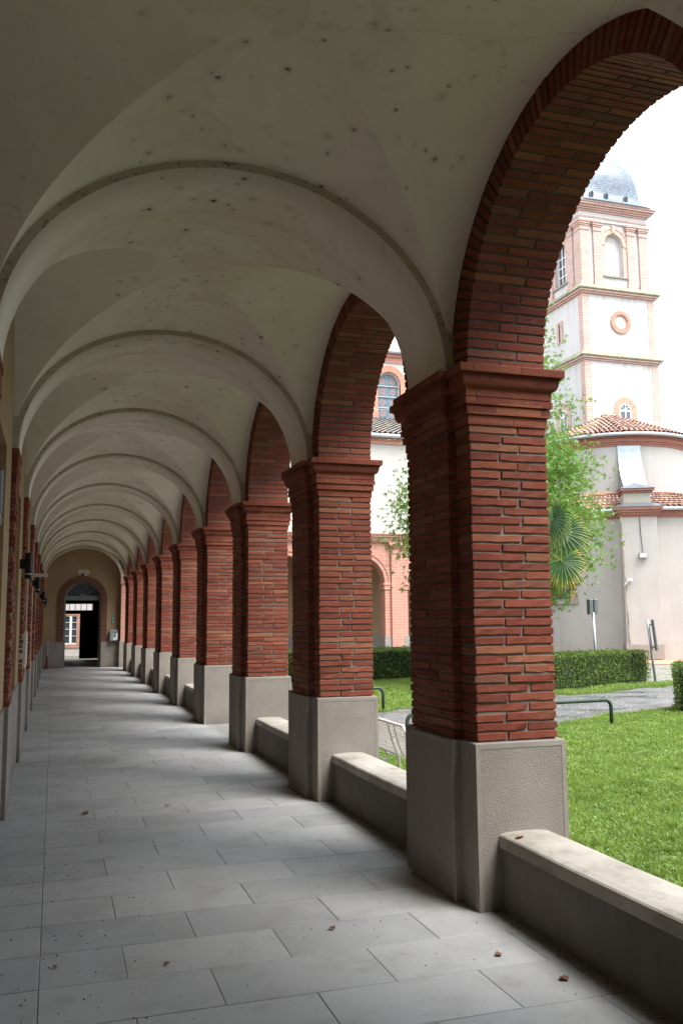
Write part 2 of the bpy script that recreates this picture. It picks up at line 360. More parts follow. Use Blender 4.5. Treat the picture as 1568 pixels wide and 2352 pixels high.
def m_stained():
    mt, n, b = mat('leaded_glass'); p = pos(n); s = n.nodes.new('ShaderNodeSeparateXYZ'); n.links.new(p, s.inputs[0])
    fx = math_(n, 'SUBTRACT', math_(n, 'FRACT', math_(n, 'DIVIDE', math_(n, 'SUBTRACT', s.outputs[0], 15.25), .565)), .5)
    fz = math_(n, 'SUBTRACT', math_(n, 'FRACT', math_(n, 'DIVIDE', math_(n, 'SUBTRACT', s.outputs[2], 11.68), .565)), .5)
    ax, az = math_(n, 'ABSOLUTE', fx), math_(n, 'ABSOLUTE', fz)
    def circ(cx, cz, r):
        d = math_(n, 'SQRT', math_(n, 'ADD', math_(n, 'POWER', math_(n, 'SUBTRACT', ax, cx), 2), math_(n, 'POWER', math_(n, 'SUBTRACT', az, cz), 2)))
        return ramp(n, d, [(r, 1), (r + .02, 0)])
    q = math_(n, 'MAXIMUM', circ(.16, 0, .14), circ(0, .16, .14))
    c = mixc(n, ramp(n, noise_(n, p, 6, 3), [(.4, 0), (.6, 1)]), (.08, .13, .17), (.13, .19, .22))
    c = mixc(n, q, c, (.28, .17, .17)); c = mixc(n, circ(0, 0, .06), c, (.06, .09, .16))
    n.links.new(c, b.inputs['Base Color']); b.inputs['Roughness'].default_value = .4; return mt
STAINED = m_stained()

# ------------------------------------------------------------------ mesh helpers
class MB:
    def __init__(s): s.v = []; s.f = []; s.m = []; s.n = 0
    def add(s, verts, faces, mi=0):
        o = s.n; s.v.extend([tuple(p) for p in verts]); s.n += len(verts)
        s.f.extend([tuple(i + o for i in f) for f in faces]); s.m.extend([mi] * len(faces))
    def box(s, x0, x1, y0, y1, z0, z1, mi=0, b=0.0):
        if b <= 0:
            v = [(x, y, z) for x in (x0, x1) for y in (y0, y1) for z in (z0, z1)]
            s.add(v, [(0, 1, 3, 2), (4, 6, 7, 5), (0, 4, 5, 1), (2, 3, 7, 6), (0, 2, 6, 4), (1, 5, 7, 3)], mi)
        else:
            s.prism([(x0 + b, y0), (x1 - b, y0), (x1, y0 + b), (x1, y1 - b), (x1 - b, y1), (x0 + b, y1), (x0, y1 - b), (x0, y0 + b)], z0, z1, mi, b)
    def prism(s, poly, z0, z1, mi=0, top=0.0):
        n = len(poly); cx = sum(p[0] for p in poly) / n; cy = sum(p[1] for p in poly) / n
        rings = [(z0, 0), (z1 - top, 0)] + ([(z1, top)] if top > 0 else [])
        vs_ = []
        for z, ins in rings:
            for x, y in poly:
                d = math.hypot(x - cx, y - cy) or 1
                vs_.append((x - (x - cx) / d * ins, y - (y - cy) / d * ins, z))
        fs = []
        for k in range(len(rings) - 1):
            for i in range(n): j = (i + 1) % n; fs.append((k * n + i, k * n + j, (k + 1) * n + j, (k + 1) * n + i))
        fs.append(tuple(range(n))[::-1]); fs.append(tuple(range((len(rings) - 1) * n, len(rings) * n)))
        s.add(vs_, fs, mi)
    def loft(s, rings, mi=0, caps=True, closed=True):
        n = len(rings[0]); vs_ = [p for r in rings for p in r]; fs = []
        for k in range(len(rings) - 1):
            for i in range(n if closed else n - 1):
                j = (i + 1) % n; fs.append((k * n + i, k * n + j, (k + 1) * n + j, (k + 1) * n + i))
        if caps and closed: fs.append(tuple(range(n))[::-1]); fs.append(tuple(range((len(rings) - 1) * n, len(rings) * n)))
        s.add(vs_, fs, mi)
    def tube(s, pts, r, n=8, mi=0):
        pts = [Vector(p) for p in pts]; rings = []; rr = r if hasattr(r, '__len__') else [r] * len(pts)
        t0 = (pts[1] - pts[0]).normalized(); a = t0.orthogonal().normalized()
        for i, p in enumerate(pts):
            t = (pts[min(i + 1, len(pts) - 1)] - pts[max(i - 1, 0)]).normalized()
            a = (a - t * a.dot(t)).normalized(); bb = t.cross(a)
            rings.append([tuple(p + (a * math.cos(2 * PI * k / n) + bb * math.sin(2 * PI * k / n)) * rr[i]) for k in range(n)])
        s.loft(rings, mi)
    def lathe(s, prof, c=(0, 0), n=24, mi=0):
        s.loft([[(c[0] + r * math.cos(2 * PI * k / n), c[1] + r * math.sin(2 * PI * k / n), z) for k in range(n)] for r, z in prof], mi)
    def build(s, name, mats, parent=None, smooth=False):
        me = bpy.data.meshes.new(name); me.from_pydata(s.v, [], s.f)
        for x in (mats if isinstance(mats, (list, tuple)) else [mats]): me.materials.append(x)
        if len(me.materials) > 1: me.polygons.foreach_set('material_index', s.m)
        if smooth: me.polygons.foreach_set('use_smooth', [True] * len(me.polygons))
        o = bpy.data.objects.new(name, me); col.objects.link(o)
        if parent: o.parent = parent
        return o
def npmesh(name, V, Fq, mats, parent=None, smooth=False, uv=None, mi=None):
    """V (N,3); Fq (M,k) equal-size faces"""
    me = bpy.data.meshes.new(name); V = np.asarray(V, np.float32); Fq = np.asarray(Fq, np.int32); k = Fq.shape[1]
    me.vertices.add(len(V)); me.vertices.foreach_set('co', V.ravel())
    me.loops.add(Fq.size); me.loops.foreach_set('vertex_index', Fq.ravel())
    me.polygons.add(len(Fq)); me.polygons.foreach_set('loop_start', np.arange(len(Fq), dtype=np.int32) * k)
    for x in (mats if isinstance(mats, (list, tuple)) else [mats]): me.materials.append(x)
    if mi is not None: me.polygons.foreach_set('material_index', np.asarray(mi, np.int32))
    if uv is not None:
        l = me.uv_layers.new(name='uv'); l.data.foreach_set('uv', np.asarray(uv, np.float32)[Fq.ravel()].ravel())
    me.update(calc_edges=True)
    me.polygons.foreach_set('use_smooth', np.full(len(Fq), smooth))
    o = bpy.data.objects.new(name, me); col.objects.link(o)
    if parent: o.parent = parent
    return o
def tag(o, label=None, cat=None, group=None, kind=None):
    if label: o['label'] = label
    if cat: o['category'] = cat
    if group: o['group'] = group
    if kind: o['kind'] = kind
    return o
def empty(name, loc=(0, 0, 0), rz=0):
    o = bpy.data.objects.new(name, None); col.objects.link(o); o.location = loc; o.rotation_euler = (0, 0, rz); o.empty_display_size = .1; return o
def struct(o): o['kind'] = 'structure'; return o
def copy_tree(o, parent=None):
    c = o.copy(); col.objects.link(c); c.parent = parent
    for ch in list(o.children): copy_tree(ch, c)
    return c

# irregular bricks -------------------------------------------------
def brick_template(nx):
    ax = [-1, -.965] + [(-.965 + 1.93 * (i + 1) / (nx + 1)) for i in range(nx)] + [.965, 1]
    ay = [-1, -.9, .9, 1]; az = [-1, -.84, .84, 1]
    idx = {}; V = []
    for i, x in enumerate(ax):
        for j, y in enumerate(ay):
            for k, z in enumerate(az):
                e = (i in (0, len(ax) - 1)) + (j in (0, 3)) + (k in (0, 3))
                if e:
                    idx[i, j, k] = len(V)
                    V.append((x, y, z, e))
    Fs = []
    A, B, C = len(ax), 4, 4
    def q(a, b, c, d): Fs.append((idx[a], idx[b], idx[c], idx[d]))
    for i in range(A - 1):
        for j in range(B - 1): q((i, j, 0), (i, j + 1, 0), (i + 1, j + 1, 0), (i + 1, j, 0)); q((i, j, 3), (i + 1, j, 3), (i + 1, j + 1, 3), (i, j + 1, 3))
        for k in range(C - 1): q((i, 0, k), (i + 1, 0, k), (i + 1, 0, k + 1), (i, 0, k + 1)); q((i, 3, k), (i, 3, k + 1), (i + 1, 3, k + 1), (i + 1, 3, k))
    for j in range(B - 1):
        for k in range(C - 1): q((0, j, k), (0, j, k + 1), (0, j + 1, k + 1), (0, j + 1, k)); q((A - 1, j, k), (A - 1, j + 1, k), (A - 1, j + 1, k + 1), (A - 1, j, k + 1))
    return np.array(V), np.array(Fs)
BT, BF = brick_template(3)
class Bricks:
    def __init__(s, seed=1): s.V = []; s.F = []; s.n = 0; s.r = np.random.default_rng(seed)
    def add(s, hx, hy, hz, M=None, c=(0, 0, 0), rough=1.0, swap=False):
        """half sizes; long axis = x (or y when swap)"""
        t = BT.copy(); e = t[:, 3]; P = t[:, :3].copy()
        r = s.r
        # lengthwise wobble of the long edges, worn corners
        sh = (e >= 2) * .0017 + (e >= 3) * r.uniform(.0005, .004)
        if swap: P = P[:, [1, 0, 2]] * [1, 1, 1]
        h = np.array([hx, hy, hz]); P = P * h
        P -= np.sign(P) * sh[:, None] * np.where(np.abs(P) > h * .97, 1, 0)
        L = P[:, 1] if swap else P[:, 0]; w = L / max(hx, hy)
        ph = r.uniform(0, 6.28, 6); am = r.uniform(.2, 1, 6) * .0015 * rough
        up_ = P[:, 2] > 0
        P[:, 2] += np.where(up_, am[0] * np.sin(ph[0] + 5 * w) + am[1] * np.sin(ph[1] + 9 * w), am[2] * np.sin(ph[2] + 5 * w) + am[3] * np.sin(ph[3] + 10 * w))
        side = (P[:, 0] if swap else P[:, 1])
        dd = am[4] * 1.1 * np.sin(ph[4] + 6 * w + 2 * P[:, 2] / hz)
        if swap: P[:, 0] += np.sign(P[:, 0]) * dd
        else: P[:, 1] += np.sign(P[:, 1]) * dd
        P += r.normal(0, .0009 * rough, P.shape)
        P += np.array([r.normal(0, .0016), r.normal(0, .0016), r.normal(0, .0010)]) * rough
        P = P + np.array(c)
        if M is not None: P = P @ M[:3, :3].T + M[:3, 3]
        s.V.append(P); s.F.append(BF + s.n); s.n += len(P)
    def arrays(s): return np.concatenate(s.V), np.concatenate(s.F)
def join_np(parts):
    """parts: list of (V, F(quads), matindex)"""
    V = []; Fq = []; mi = []; o = 0
    for v, f, m_ in parts:
        v = np.asarray(v, float); f = np.asarray(f); V.append(v); Fq.append(f + o); mi.append(np.full(len(f), m_)); o += len(v)
    return np.concatenate(V), np.concatenate(Fq), np.concatenate(mi)
def npbox(x0, x1, y0, y1, z0, z1):
    V = np.array([(x, y, z) for x in (x0, x1) for y in (y0, y1) for z in (z0, z1)], float)
    return V, np.array([(0, 1, 3, 2), (4, 6, 7, 5), (0, 4, 5, 1), (2, 3, 7, 6), (0, 2, 6, 4), (1, 5, 7, 3)])

# ------------------------------------------------------------------ dimensions
G = -0.12                       # garden level
XI, XO = 2.259, 2.832           # pier plinth, corridor side and garden side
Y0, BAY, U = 4.6, 3.139, 1.045  # first pier, bay, pier depth
PA, PB = .20, .845              # pilaster on the pier (local y)
ZP, ZC = .904, 3.083            # plinth top, capital top
XW = -.385                       # inner wall face
YEND = 32.87
ordn = ['nearest', 'second', 'third', 'fourth', 'fifth', 'sixth', 'seventh', 'eighth', 'ninth', 'tenth', 'eleventh', 'twelfth']

def cross(o):      # plan of pier with its corridor pilaster, offset outward by o (local y)
    x0, x1, y0, y1, p0, p1, xp = XI + .03, XO - .03, .035, 1.01, PA + .035, PB - .035, XI - .02
    return [(x0 - o, y0 - o), (x1 + o, y0 - o), (x1 + o, y1 + o), (x0 - o, y1 + o), (x0 - o, p1 + o), (xp - o, p1 + o), (xp - o, p0 - o), (x0 - o, p0 - o)]
def cap_profile(top):      # (offset, z) up a moulded brick capital, drip mouldings and quarter-round
    z = top
    pr_ = [(.006, z - .345), (.006, z - .292), (.0, z - .290), (.0, z - .286), (.020, z - .284), (.021, z - .238), (.012, z - .236), (.012, z - .230), (.031, z - .228), (.032, z - .190), (.024, z - .188), (.024, z - .181),
           (.028, z - .179), (.028, z - .132)]
    for a in range(0, 91, 15):
        pr_.append((.036 + .028 * math.sin(R(a)) , z - .126 + .064 * (1 - math.cos(R(a)))))
    pr_ += [(.074, z - .060), (.066, z - .055), (.066, z - .050), (.088, z - .047), (.090, z - .004), (.086, z)]
    return pr_

def make_pier(seed):
    root = empty('brick_pier', (0, 0, 0))
    # plinth with a dressed margin round each face
    mb = MB()
    mb.box(XI, XO, 0, U, G - .3, ZP - .002, b=.006)
    mb.box(XI - .045, XI + .02, PA, PB, G - .3, ZP - .004, b=.006)
    pl = mb.build('plinth', STONE, root)
    mg = MB(); t = .002
    def margin(axis, c, a0, a1, z1):      # frame strips proud of a face
        w_ = .028
        for (u0, u1, v0, v1) in ((a0, a0 + w_, 0, z1), (a1 - w_, a1, 0, z1), (a0 + w_, a1 - w_, z1 - w_, z1)):
            if axis == 'y': mg.box(u0, u1, c - t, c + .002, v0, v1)
            elif axis == 'Y': mg.box(u0, u1, c - .002, c + t, v0, v1)
            else: mg.box(c - t, c + .002, u0, u1, v0, v1)
    margin('y', 0, XI, XO, ZP - .006); margin('Y', U, XI, XO, ZP - .006); margin('x', XI - .045, PA, PB, ZP - .008)
    mg.box(XI - .003, XI + .003, .004, .036, 0, ZP - .007)
    mg.build('dressed_margin', SSTONE, pl)
    # brick shaft
    bk = Bricks(seed); core = []
    x0, x1, y0, y1 = XI + .03, XO - .03, .035, 1.01
    zt = ZC - .345; n = 34; ph = (zt - ZP) / n; hz = ph / 2 - .0057
    j = .006
    def blk(a0, a1, b0, b1, z, rough=1):
        bk.add((a1 - a0) / 2 - j, (b1 - b0) / 2 - j, hz * random.uniform(.93, 1.02), c=((a0 + a1) / 2, (b0 + b1) / 2, z), swap=(b1 - b0) > (a1 - a0), rough=rough)
    for i in range(n):
        z = ZP + ph * (i + .5); e = i % 2; s_ = random.uniform(-.02, .02)
        rg = 1.0 + (.9 if i < 9 else .2) * random.random()
        xs = x0 + (.325 if e else .20) + s_
        d1 = .20 if e else .28
        blk(x0 - j, xs, y0 - j, y0 + d1, z, rg); blk(xs, x1 + j, y0 - j, y0 + d1, z, rg)
        xs2 = x0 + (.20 if e else .325)
        blk(x0 - j, xs2, y1 - d1, y1 + j, z, rg); blk(xs2, x1 + j, y1 - d1, y1 + j, z, rg)
        ym = (y0 + y1) / 2 + (.10 if e else -.08)
        for (b0, b1) in ((y0 + d1, ym), (ym, y1 - d1)):
            blk(x0 - j, (x0 + x1) / 2, b0, b1, z); blk((x0 + x1) / 2, x1 + j, b0, b1, z)
        p0, p1 = PA + .035, PB - .035; pm = p0 + ((p1 - p0) * (.62 if e else .38)) + s_
        blk(XI - .02 - j, x0 + .05, p0 - j, pm, z, rg); blk(XI - .02 - j, x0 + .05, pm, p1 + j, z, rg)
    V, Fq = bk.arrays()
    c1 = npbox(x0 + .010, x1 - .010, y0 + .010, y1 - .010, ZP - .01, zt + .01)
    c2 = npbox(XI - .02 + .010, x0 + .06, PA + .045, PB - .045, ZP - .01, zt + .01)
    V, Fq, mi = join_np([(V, Fq, 0), (*c1, 1), (*c2, 1)])
    npmesh('shaft', V, Fq, [BRICK, MORTAR], root, mi=mi)
    # capital: moulded bricks; vertical joints cut by thin gaps between blocks
    cp = MB(); prof = cap_profile(ZC); cp.loft([[(x, y, z) for x, y in cross(o)] for o, z in prof])
    co = cp.build('capital', CAPB, root)
    xb = MB(); xb.box(XO - .02, XO + .05, PA, PB, G - .2, .52, b=.006)
    xb.build('base_block', SSTONE, root)
    return root
def m_cap():
    mt, n, b = mat('moulded_brick'); p = pos(n)
    s = n.nodes.new('ShaderNodeSeparateXYZ'); n.links.new(p, s.inputs[0])
    lay = math_(n, 'FLOOR', math_(n, 'DIVIDE', s.outputs[2], .0585))
    q = math_(n, 'ADD', math_(n, 'ADD', s.outputs[0], s.outputs[1]), math_(n, 'MULTIPLY', lay, .137))
    fr = math_(n, 'FRACT', math_(n, 'DIVIDE', q, .31))
    cell = math_(n, 'ADD', math_(n, 'FLOOR', math_(n, 'DIVIDE', q, .31)), math_(n, 'MULTIPLY', lay, 7.31))
    wn = n.nodes.new('ShaderNodeTexWhiteNoise'); wn.noise_dimensions = '1D'; n.links.new(cell, wn.inputs['W'])
    c = ramp(n, wn.outputs['Value'], [(0, (.15, .035, .021)), (.5, (.205, .052, .029)), (1, (.26, .082, .045))])
    c = mixc(n, ramp(n, noise_(n, p, 16, 6, .7), [(.5, 0), (.8, .5)]), c, (.29, .13, .08))
    c = mixc(n, ramp(n, noise_(n, p, 60, 4, .7), [(.3, .5), (.45, 0)]), c, (.18, .05, .035))
    jt = ramp(n, fr, [(0, 1), (.018, 1), (.03, 0), (1, 0)])
    c = mixc(n, math_(n, 'MULTIPLY', jt, .75), c, (.12, .09, .07))
    n.links.new(c, b.inputs['Base Color'])
    bump(n, b, math_(n, 'SUBTRACT', noise_(n, p, 50, 5, .7), math_(n, 'MULTIPLY', jt, 1.0)), .7, .006); return mt
CAPB = m_cap()

# voussoir ring between two piers ------------------------------------
RA = 1.082
def make_arch(seed):
    """origin at bay centre (local y=0)"""
    root = empty('brick_arch', (0, 0, 0)); bk = Bricks(seed)
    n = 61; x0, x1 = XI + .03, XO - .03; rd = .27
    for i in range(n):
        a = PI * (i + .5) / n; e = i % 2
        cy, cz = math.cos(a), math.sin(a)
        # local frame: X along x, Y radial (outward), Z tangential
        M = np.eye(4); M[:3, 0] = (1, 0, 0); M[:3, 1] = (0, cy, cz); M[:3, 2] = (0, -cz, cy)
        half_t = PI * RA / n / 2 - .0055
        xs = x0 + (.32 if e else .19) + random.uniform(-.02, .02)
        for (a0, a1) in ((x0 - .004, xs - .005), (xs + .005, x1 + .004)):
            rm = RA + rd / 2
            M[:3, 3] = (0, cy * rm, ZC + .004 + cz * rm)
            bk.add((a1 - a0) / 2, rd / 2, half_t * random.uniform(.96, 1.06), M=M, c=((a0 + a1) / 2, 0, 0), rough=.45)
    V, Fq = bk.arrays()
    # mortar ring
    k = 64; mv = []; mf = []
    for i in range(k + 1):
        a = PI * i / k
        for r_, x in ((RA + .005, x0 + .006), (RA + rd + .02, x0 + .006), (RA + rd + .02, x1 - .004), (RA + .005, x1 - .004)):
            mv.append((x, math.cos(a) * r_, ZC + .004 + math.sin(a) * r_))
    for i in range(k):
        for q in range(4): mf.append((i * 4 + q, i * 4 + (q + 1) % 4, i * 4 + 4 + (q + 1) % 4, i * 4 + 4 + q))
    V, Fq, mi = join_np([(V, Fq, 0), (mv, mf, 1)])
    npmesh('voussoir_ring', V, Fq, [ARCHBRICK_SHADED, ARCHMORTAR_SHADED], root, mi=mi)
    # masonry over the ring up to the storey above (garden side)
    mb = MB(); ks = 32; h = BAY / 2
    xa, xb_ = XI + .05, XO - .034
    f_in, f_out = [], []
    ysamp = [-h] + [-(RA + rd) * math.cos(PI * i / ks) for i in range(ks + 1)] + [h]
    for x in (xa, xb_):
        vs_ = []
        for y in ysamp:
            q = 1 - (y / (RA + rd)) ** 2
            vs_.append((x, y, ZC + .01 + ((RA + rd) * math.sqrt(q) if q > 0 else 0))); vs_.append((x, y, 5.0))
        mb.add(vs_, [(2 * i, 2 * i + 2, 2 * i + 3, 2 * i + 1) for i in range(len(ysamp) - 1)])
    mb.build('spandrel', FARB, root)
    return root

NP = 9
piers = [make_pier(11 + i) for i in range(3)]
archs = [make_arch(31 + i) for i in range(2)]
pos_words = ['nearest brick pier beside the garden lawn, largest in the arcade',
             'second brick pier from the camera, white bench showing behind it',
             'third brick pier, last one before the gap without a low wall',
             'fourth brick pier, just beyond the gap in the low wall',
             'fifth brick pier down the arcade', 'sixth brick pier down the arcade', 'seventh brick pier down the arcade',
             'eighth brick pier, next to last before the end wall', 'ninth brick pier, farthest one before the end wall']
order = [0, 1, 2, 0, 1, 2, 0, 1, 2]
used = set()
for i in range(-2, NP):
    src = order[i % 3 if i >= 0 else i % 3]
    if i >= 0 and src not in used: o = piers[src]; used.add(src)
    else: o = copy_tree(piers[src])
    o.location = (0, Y0 + BAY * i, 0)
    lab = pos_words[i] if i >= 0 else ('brick pier just right of the camera', 'brick pier farthest behind the camera')[-i - 1]
    tag(o, lab, 'pier', 'brick piers of the arcade' if i >= 0 else 'brick piers behind the camera')
aw = ['nearest round brick arch, framing the bell tower', 'second brick arch, opening on the stained glass window', 'third brick arch down the arcade',
      'fourth brick arch, above the gap in the low wall', 'fifth brick arch down the arcade', 'sixth brick arch down the arcade', 'seventh brick arch down the arcade',
      'eighth brick arch down the arcade', 'ninth brick arch down the arcade', 'last brick arch, against the end wall']
used = set()
for jx in range(-1, 10):
    src = jx % 2
    if jx >= 0 and src not in used: o = archs[src]; used.add(src)
    else: o = copy_tree(archs[src])
    o.location = (0, Y0 - 1.047 + 1.0 - .0 + BAY * jx - 1.0, 0)
    tag(o, aw[jx] if jx >= 0 else 'brick arch of the arcade behind the camera', 'arch', 'round brick arches on the garden side' if jx >= 0 else 'brick arches behind the camera')

# ------------------------------------------------------------------ low walls
def make_lowwall():
    root = empty('low_wall'); L0, L1 = U - .004, BAY + .004
    mb = MB(); ns = 16
    mb.box(2.405, 2.692, L0, L1, G - .3, .335)
    mb.build('wall_body', LOWWALL, root)
    prof = [(2.39, .333), (2.388, .385), (2.391, .396), (2.400, .404), (2.44, .411), (2.547, .415), (2.65, .411), (2.692, .404), (2.702, .396), (2.706, .385), (2.704, .333)]
    rings = []
    for k in range(ns + 1):
        y = L0 + (L1 - L0) * k / ns
        rings.append([(x + .0015 * math.sin(9 * y + 3 * x), y, z + .0018 * math.sin(4 * y + 2)) for x, z in prof])
    c = MB(); c.loft(rings); c.build('coping', COPING, root, smooth=False)
    return root
lw = make_lowwall()
lwords = {-1: 'low rendered wall with pale coping in the bottom corner, nearest of all', 0: 'low wall between the nearest and second brick piers, in front of the white bench',
          1: 'low wall between the second and third brick piers', 3: 'low wall between the fourth and fifth brick piers', 4: 'low wall between the fifth and sixth brick piers',
          5: 'low wall between the sixth and seventh brick piers', 6: 'low wall between the seventh and eighth brick piers', 7: 'low wall between the eighth and ninth brick piers'}
first = True
for i in [-1, 0, 1, 3, 4, 5, 6, 7, -2]:
    o = lw if first else copy_tree(lw); first = False
    o.location = (0, Y0 + BAY * i, 0)
    tag(o, lwords.get(i, 'low wall behind the camera'), 'low wall', 'low walls between the piers' if i >= -1 else 'low walls behind the camera')

# ------------------------------------------------------------------ ceiling
ZS = ZC; XC = (XI - .024 + -.334) / 2; AH = (XI - .024 + .334) / 2; RISE = 1.12
def soff(x, a=AH, h=RISE):
    q = 1 - ((x - XC) / a) ** 2
    return ZS + h * math.sqrt(max(q, 0))
Vc = []; Fc = []
ZA_A = AH + .052
def zAf(x, y): return ZS + (RISE + .045 + .075 * max(0, 1 - (y / 1.25) ** 2)) * math.sqrt(max(0, 1 - ((x - XC) / ZA_A) ** 2))
def zBf(y): return ZS + 1.235 * math.sqrt(max(0, 1 - (y / 1.30) ** 2))
def vault_lines(n):
    """grid lines chosen so that both groins run along cell diagonals"""
    xs, ys = [], []
    for i in range(n + 1):
        x = ZA_A * math.cos(PI / 2 * i / n); lo, hi = 0.0, 1.30
        for _ in range(40):
            mid = (lo + hi) / 2
            if zBf(mid) > zAf(XC + x, mid): lo = mid
            else: hi = mid
        xs.append(x); ys.append(0.0 if i == n else lo)
    return xs, ys
for jx in range(-2, 10):
    yc = Y0 - 1.047 + BAY * jx; n_ = 56 if -1 <= jx <= 3 else 28
    gx, gy = vault_lines(n_)
    for sx in (-1, 1):
        for sy in (-1, 1):
            o_ = sum(len(v) for v in Vc); V = []
            gy2 = [BAY / 2] + gy
            for x in gx:
                for y in gy2:
                    X_, Y_ = XC + sx * x, sy * y
                    V.append((X_, Y_ + yc, max(zAf(X_, Y_), zBf(Y_)) + .004 * math.sin(X_ * 3.1) * math.sin((Y_ + yc) * 2.3)))
            m_ = n_ + 2
            for i in range(n_):
                for j in range(n_ + 1):
                    a, b_, c, d = i * m_ + j, (i + 1) * m_ + j, (i + 1) * m_ + j + 1, i * m_ + j + 1
                    Fc += [(a + o_, b_ + o_, c + o_), (a + o_, c + o_, d + o_)]
            Vc.append(np.array(V))
ceil = struct(npmesh('ceiling', np.concatenate(Vc), np.array(Fc), PLASTER, smooth=True))
import bmesh
bm = bmesh.new(); bm.from_mesh(ceil.data); bmesh.ops.remove_doubles(bm, verts=bm.verts, dist=.0004)
bmesh.ops.recalc_face_normals(bm, faces=bm.faces); bm.to_mesh(ceil.data); bm.free()
ceil.data.set_sharp_from_angle(angle=R(7))
def transverse(y0, y1):
    mb = MB(); n = 64
    rings = []
    for k in range(n + 1):
        a = PI * k / n
        def P(off, y, x_=None):
            return (XC - (AH + off) * math.cos(a), y, ZS + (RISE + off) * math.sin(a))
        rings.append([P(0, y0), P(0, y1), P(.09, y1), P(.09, y0)])
    vs_ = [p for r in rings for p in r]; fs = []; ms = []
    for k in range(n):
        for i in range(4):
            mb_f = (k * 4 + i, k * 4 + (i + 1) % 4, k * 4 + 4 + (i + 1) % 4, k * 4 + 4 + i)
            fs.append(mb_f); ms.append(0 if i == 0 else 1)
    mb.v = vs_; mb.f = fs; mb.m = ms; mb.n = len(vs_)
    o = mb.build('transverse_arch', [PLASTER, BAND], ceil)
    o.data.polygons.foreach_set('use_smooth', [m_ == 0 for m_ in ms])
    return o
for i in range(-3, NP):
    transverse(Y0 + BAY * i + PA + .02, Y0 + BAY * i + PB - .02)
transverse(YEND - .32, YEND + .05)

# ------------------------------------------------------------------ floor
parts = []
y = 4.745 - .425 * 24; r_i = -24
while y < 39.5:
    x = 0 if r_i % 2 == 0 else .363
    xs = [-.38, -.02]
    q = (.733 if r_i % 2 == 0 else .363)
    while q < 2.84: xs.append(q); q += .765
    if y > YEND: xs = [v for v in xs if v > .3]
    xs.append(2.84)
    for a0, a1 in zip(xs[:-1], xs[1:]):
        if a1 - a0 < .03: continue
        g = random.choice([.0008, .0012, .0016, .0022]); gy_ = random.choice([.0018, .0026, .0034]); z = random.uniform(-.0009, .0009)
        b_ = .003; y1 = y + .425
        V = []
        for ins, zz in ((0, -.02), (0, z - .0025), (b_, z)):
            ix, iy = ins + g * .8, ins + gy_
            V += [(a0 + ix, y + iy, zz), (a1 - ix, y + iy, zz), (a1 - ix, y1 - iy, zz), (a0 + ix, y1 - iy, zz)]
        Fq = [(8, 9, 10, 11)]
        for k in range(2):
            for i in range(4): Fq.append((k * 4 + i, k * 4 + (i + 1) % 4, k * 4 + 4 + (i + 1) % 4, k * 4 + 4 + i))
        parts.append((V, Fq, 0))
    y += .425; r_i += 1
parts.append(([(-.4, -6, -.0075), (2.84, -6, -.0075), (2.84, 39.5, -.0075), (-.4, 39.5, -.0075)], [(0, 1, 2, 3)], 1))
# step slab through the gap between third and fourth pier
V, Fq, mi = join_np(parts)
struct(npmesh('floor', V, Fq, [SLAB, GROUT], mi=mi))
mb = MB(); mb.box(2.84, 3.35, Y0 + 2 * BAY + U, Y0 + 3 * BAY, G - .2, -.03, b=.01)
tag(mb.build('stone_step', SSTONE), 'stone step outside the gap in the low wall', 'step')

# ------------------------------------------------------------------ inner wall (left)
bld = empty('cloister_building', (XW, 0, 0)); bld.location = (0, 0, 0)
tag(bld, 'ochre plastered building wall along the left of the gallery', 'building')
mb = MB()
zt = 4.45
ycur = -6.0
# ochre wall in bays, each with a shallow recess
for i in range(-4, 10):
    pa = Y0 + BAY * i + PA; pb = Y0 + BAY * i + PB
    r0, r1 = pb + .12, pb + 1.72
    mb.box(XW - .35, XW, pa - .05 - (.75 if False else .0), pb + .12, .9, zt)
    mb.box(XW - .35, XW - .05, r0, r1, .9, 2.95)
    mb.box(XW - .35, XW, r0, r1, 2.95, zt)
    mb.box(XW - .35, XW, r1, pa - .05 + BAY, .9, zt)
mb.build('wall', TAN, bld)
mb = MB(); mb.box(XW - .3, XW + .012, -8, YEND, -.05, .897, b=0)
mb.build('dado', STONE, bld)
def left_pilaster(seed):
    r_ = empty('pilaster'); bk = Bricks(seed)
    zt_ = ZC - .30; n = 34; ph = (zt_ - ZP) / n; hz = ph / 2 - .006
    L = PB - PA - .07; y0 = .035
    for i in range(n):
        z = ZP + ph * (i + .5); s_ = y0 + L * (.62 if i % 2 else .4) + random.uniform(-.02, .02)
        e0 = random.uniform(-.012, .012); e1 = random.uniform(-.012, .012)
        for a0, a1 in ((y0 + e0, s_ - .005), (s_ + .005, y0 + L + e1)):
            bk.add(.04, (a1 - a0) / 2, hz, c=(XW + .003 + random.uniform(-.003, .003), (a0 + a1) / 2, z), swap=True, rough=1.8)
    V, Fq = bk.arrays(); b1 = npbox(XW - .03, XW + .032, y0 + .012, y0 + L - .012, ZP, zt_ + .02)
    V, Fq, mi = join_np([(V, Fq, 0), (*b1, 1)])
    s_ = npmesh('pilaster', V, Fq, [BRICK, MORTAR], bld, mi=mi)
    c = MB(); x1 = XW + .044
    for o, z0, z1 in ((.0, ZC - .30, ZC - .24), (.006, ZC - .238, ZC - .185), (.012, ZC - .183, ZC - .13), (.01, ZC - .128, ZC - .05), (.016, ZC - .048, ZC)):
        c.box(XW - .02, x1 + o, y0 - o, y0 + L + o, z0, z1, b=.004)
    c.build('capital', CAPB, s_)
    d = MB(); d.box(XW, XW + .05, 0, PB - PA, -.02, ZP - .001, b=.005); d.build('base', STONE, s_)
    bpy.data.objects.remove(r_)
    return s_
lp = left_pilaster(71)
for i in range(-3, NP):
    o = lp if i == -3 else copy_tree(lp, bld)
    o.location = (0, Y0 + BAY * i + PA, 0)
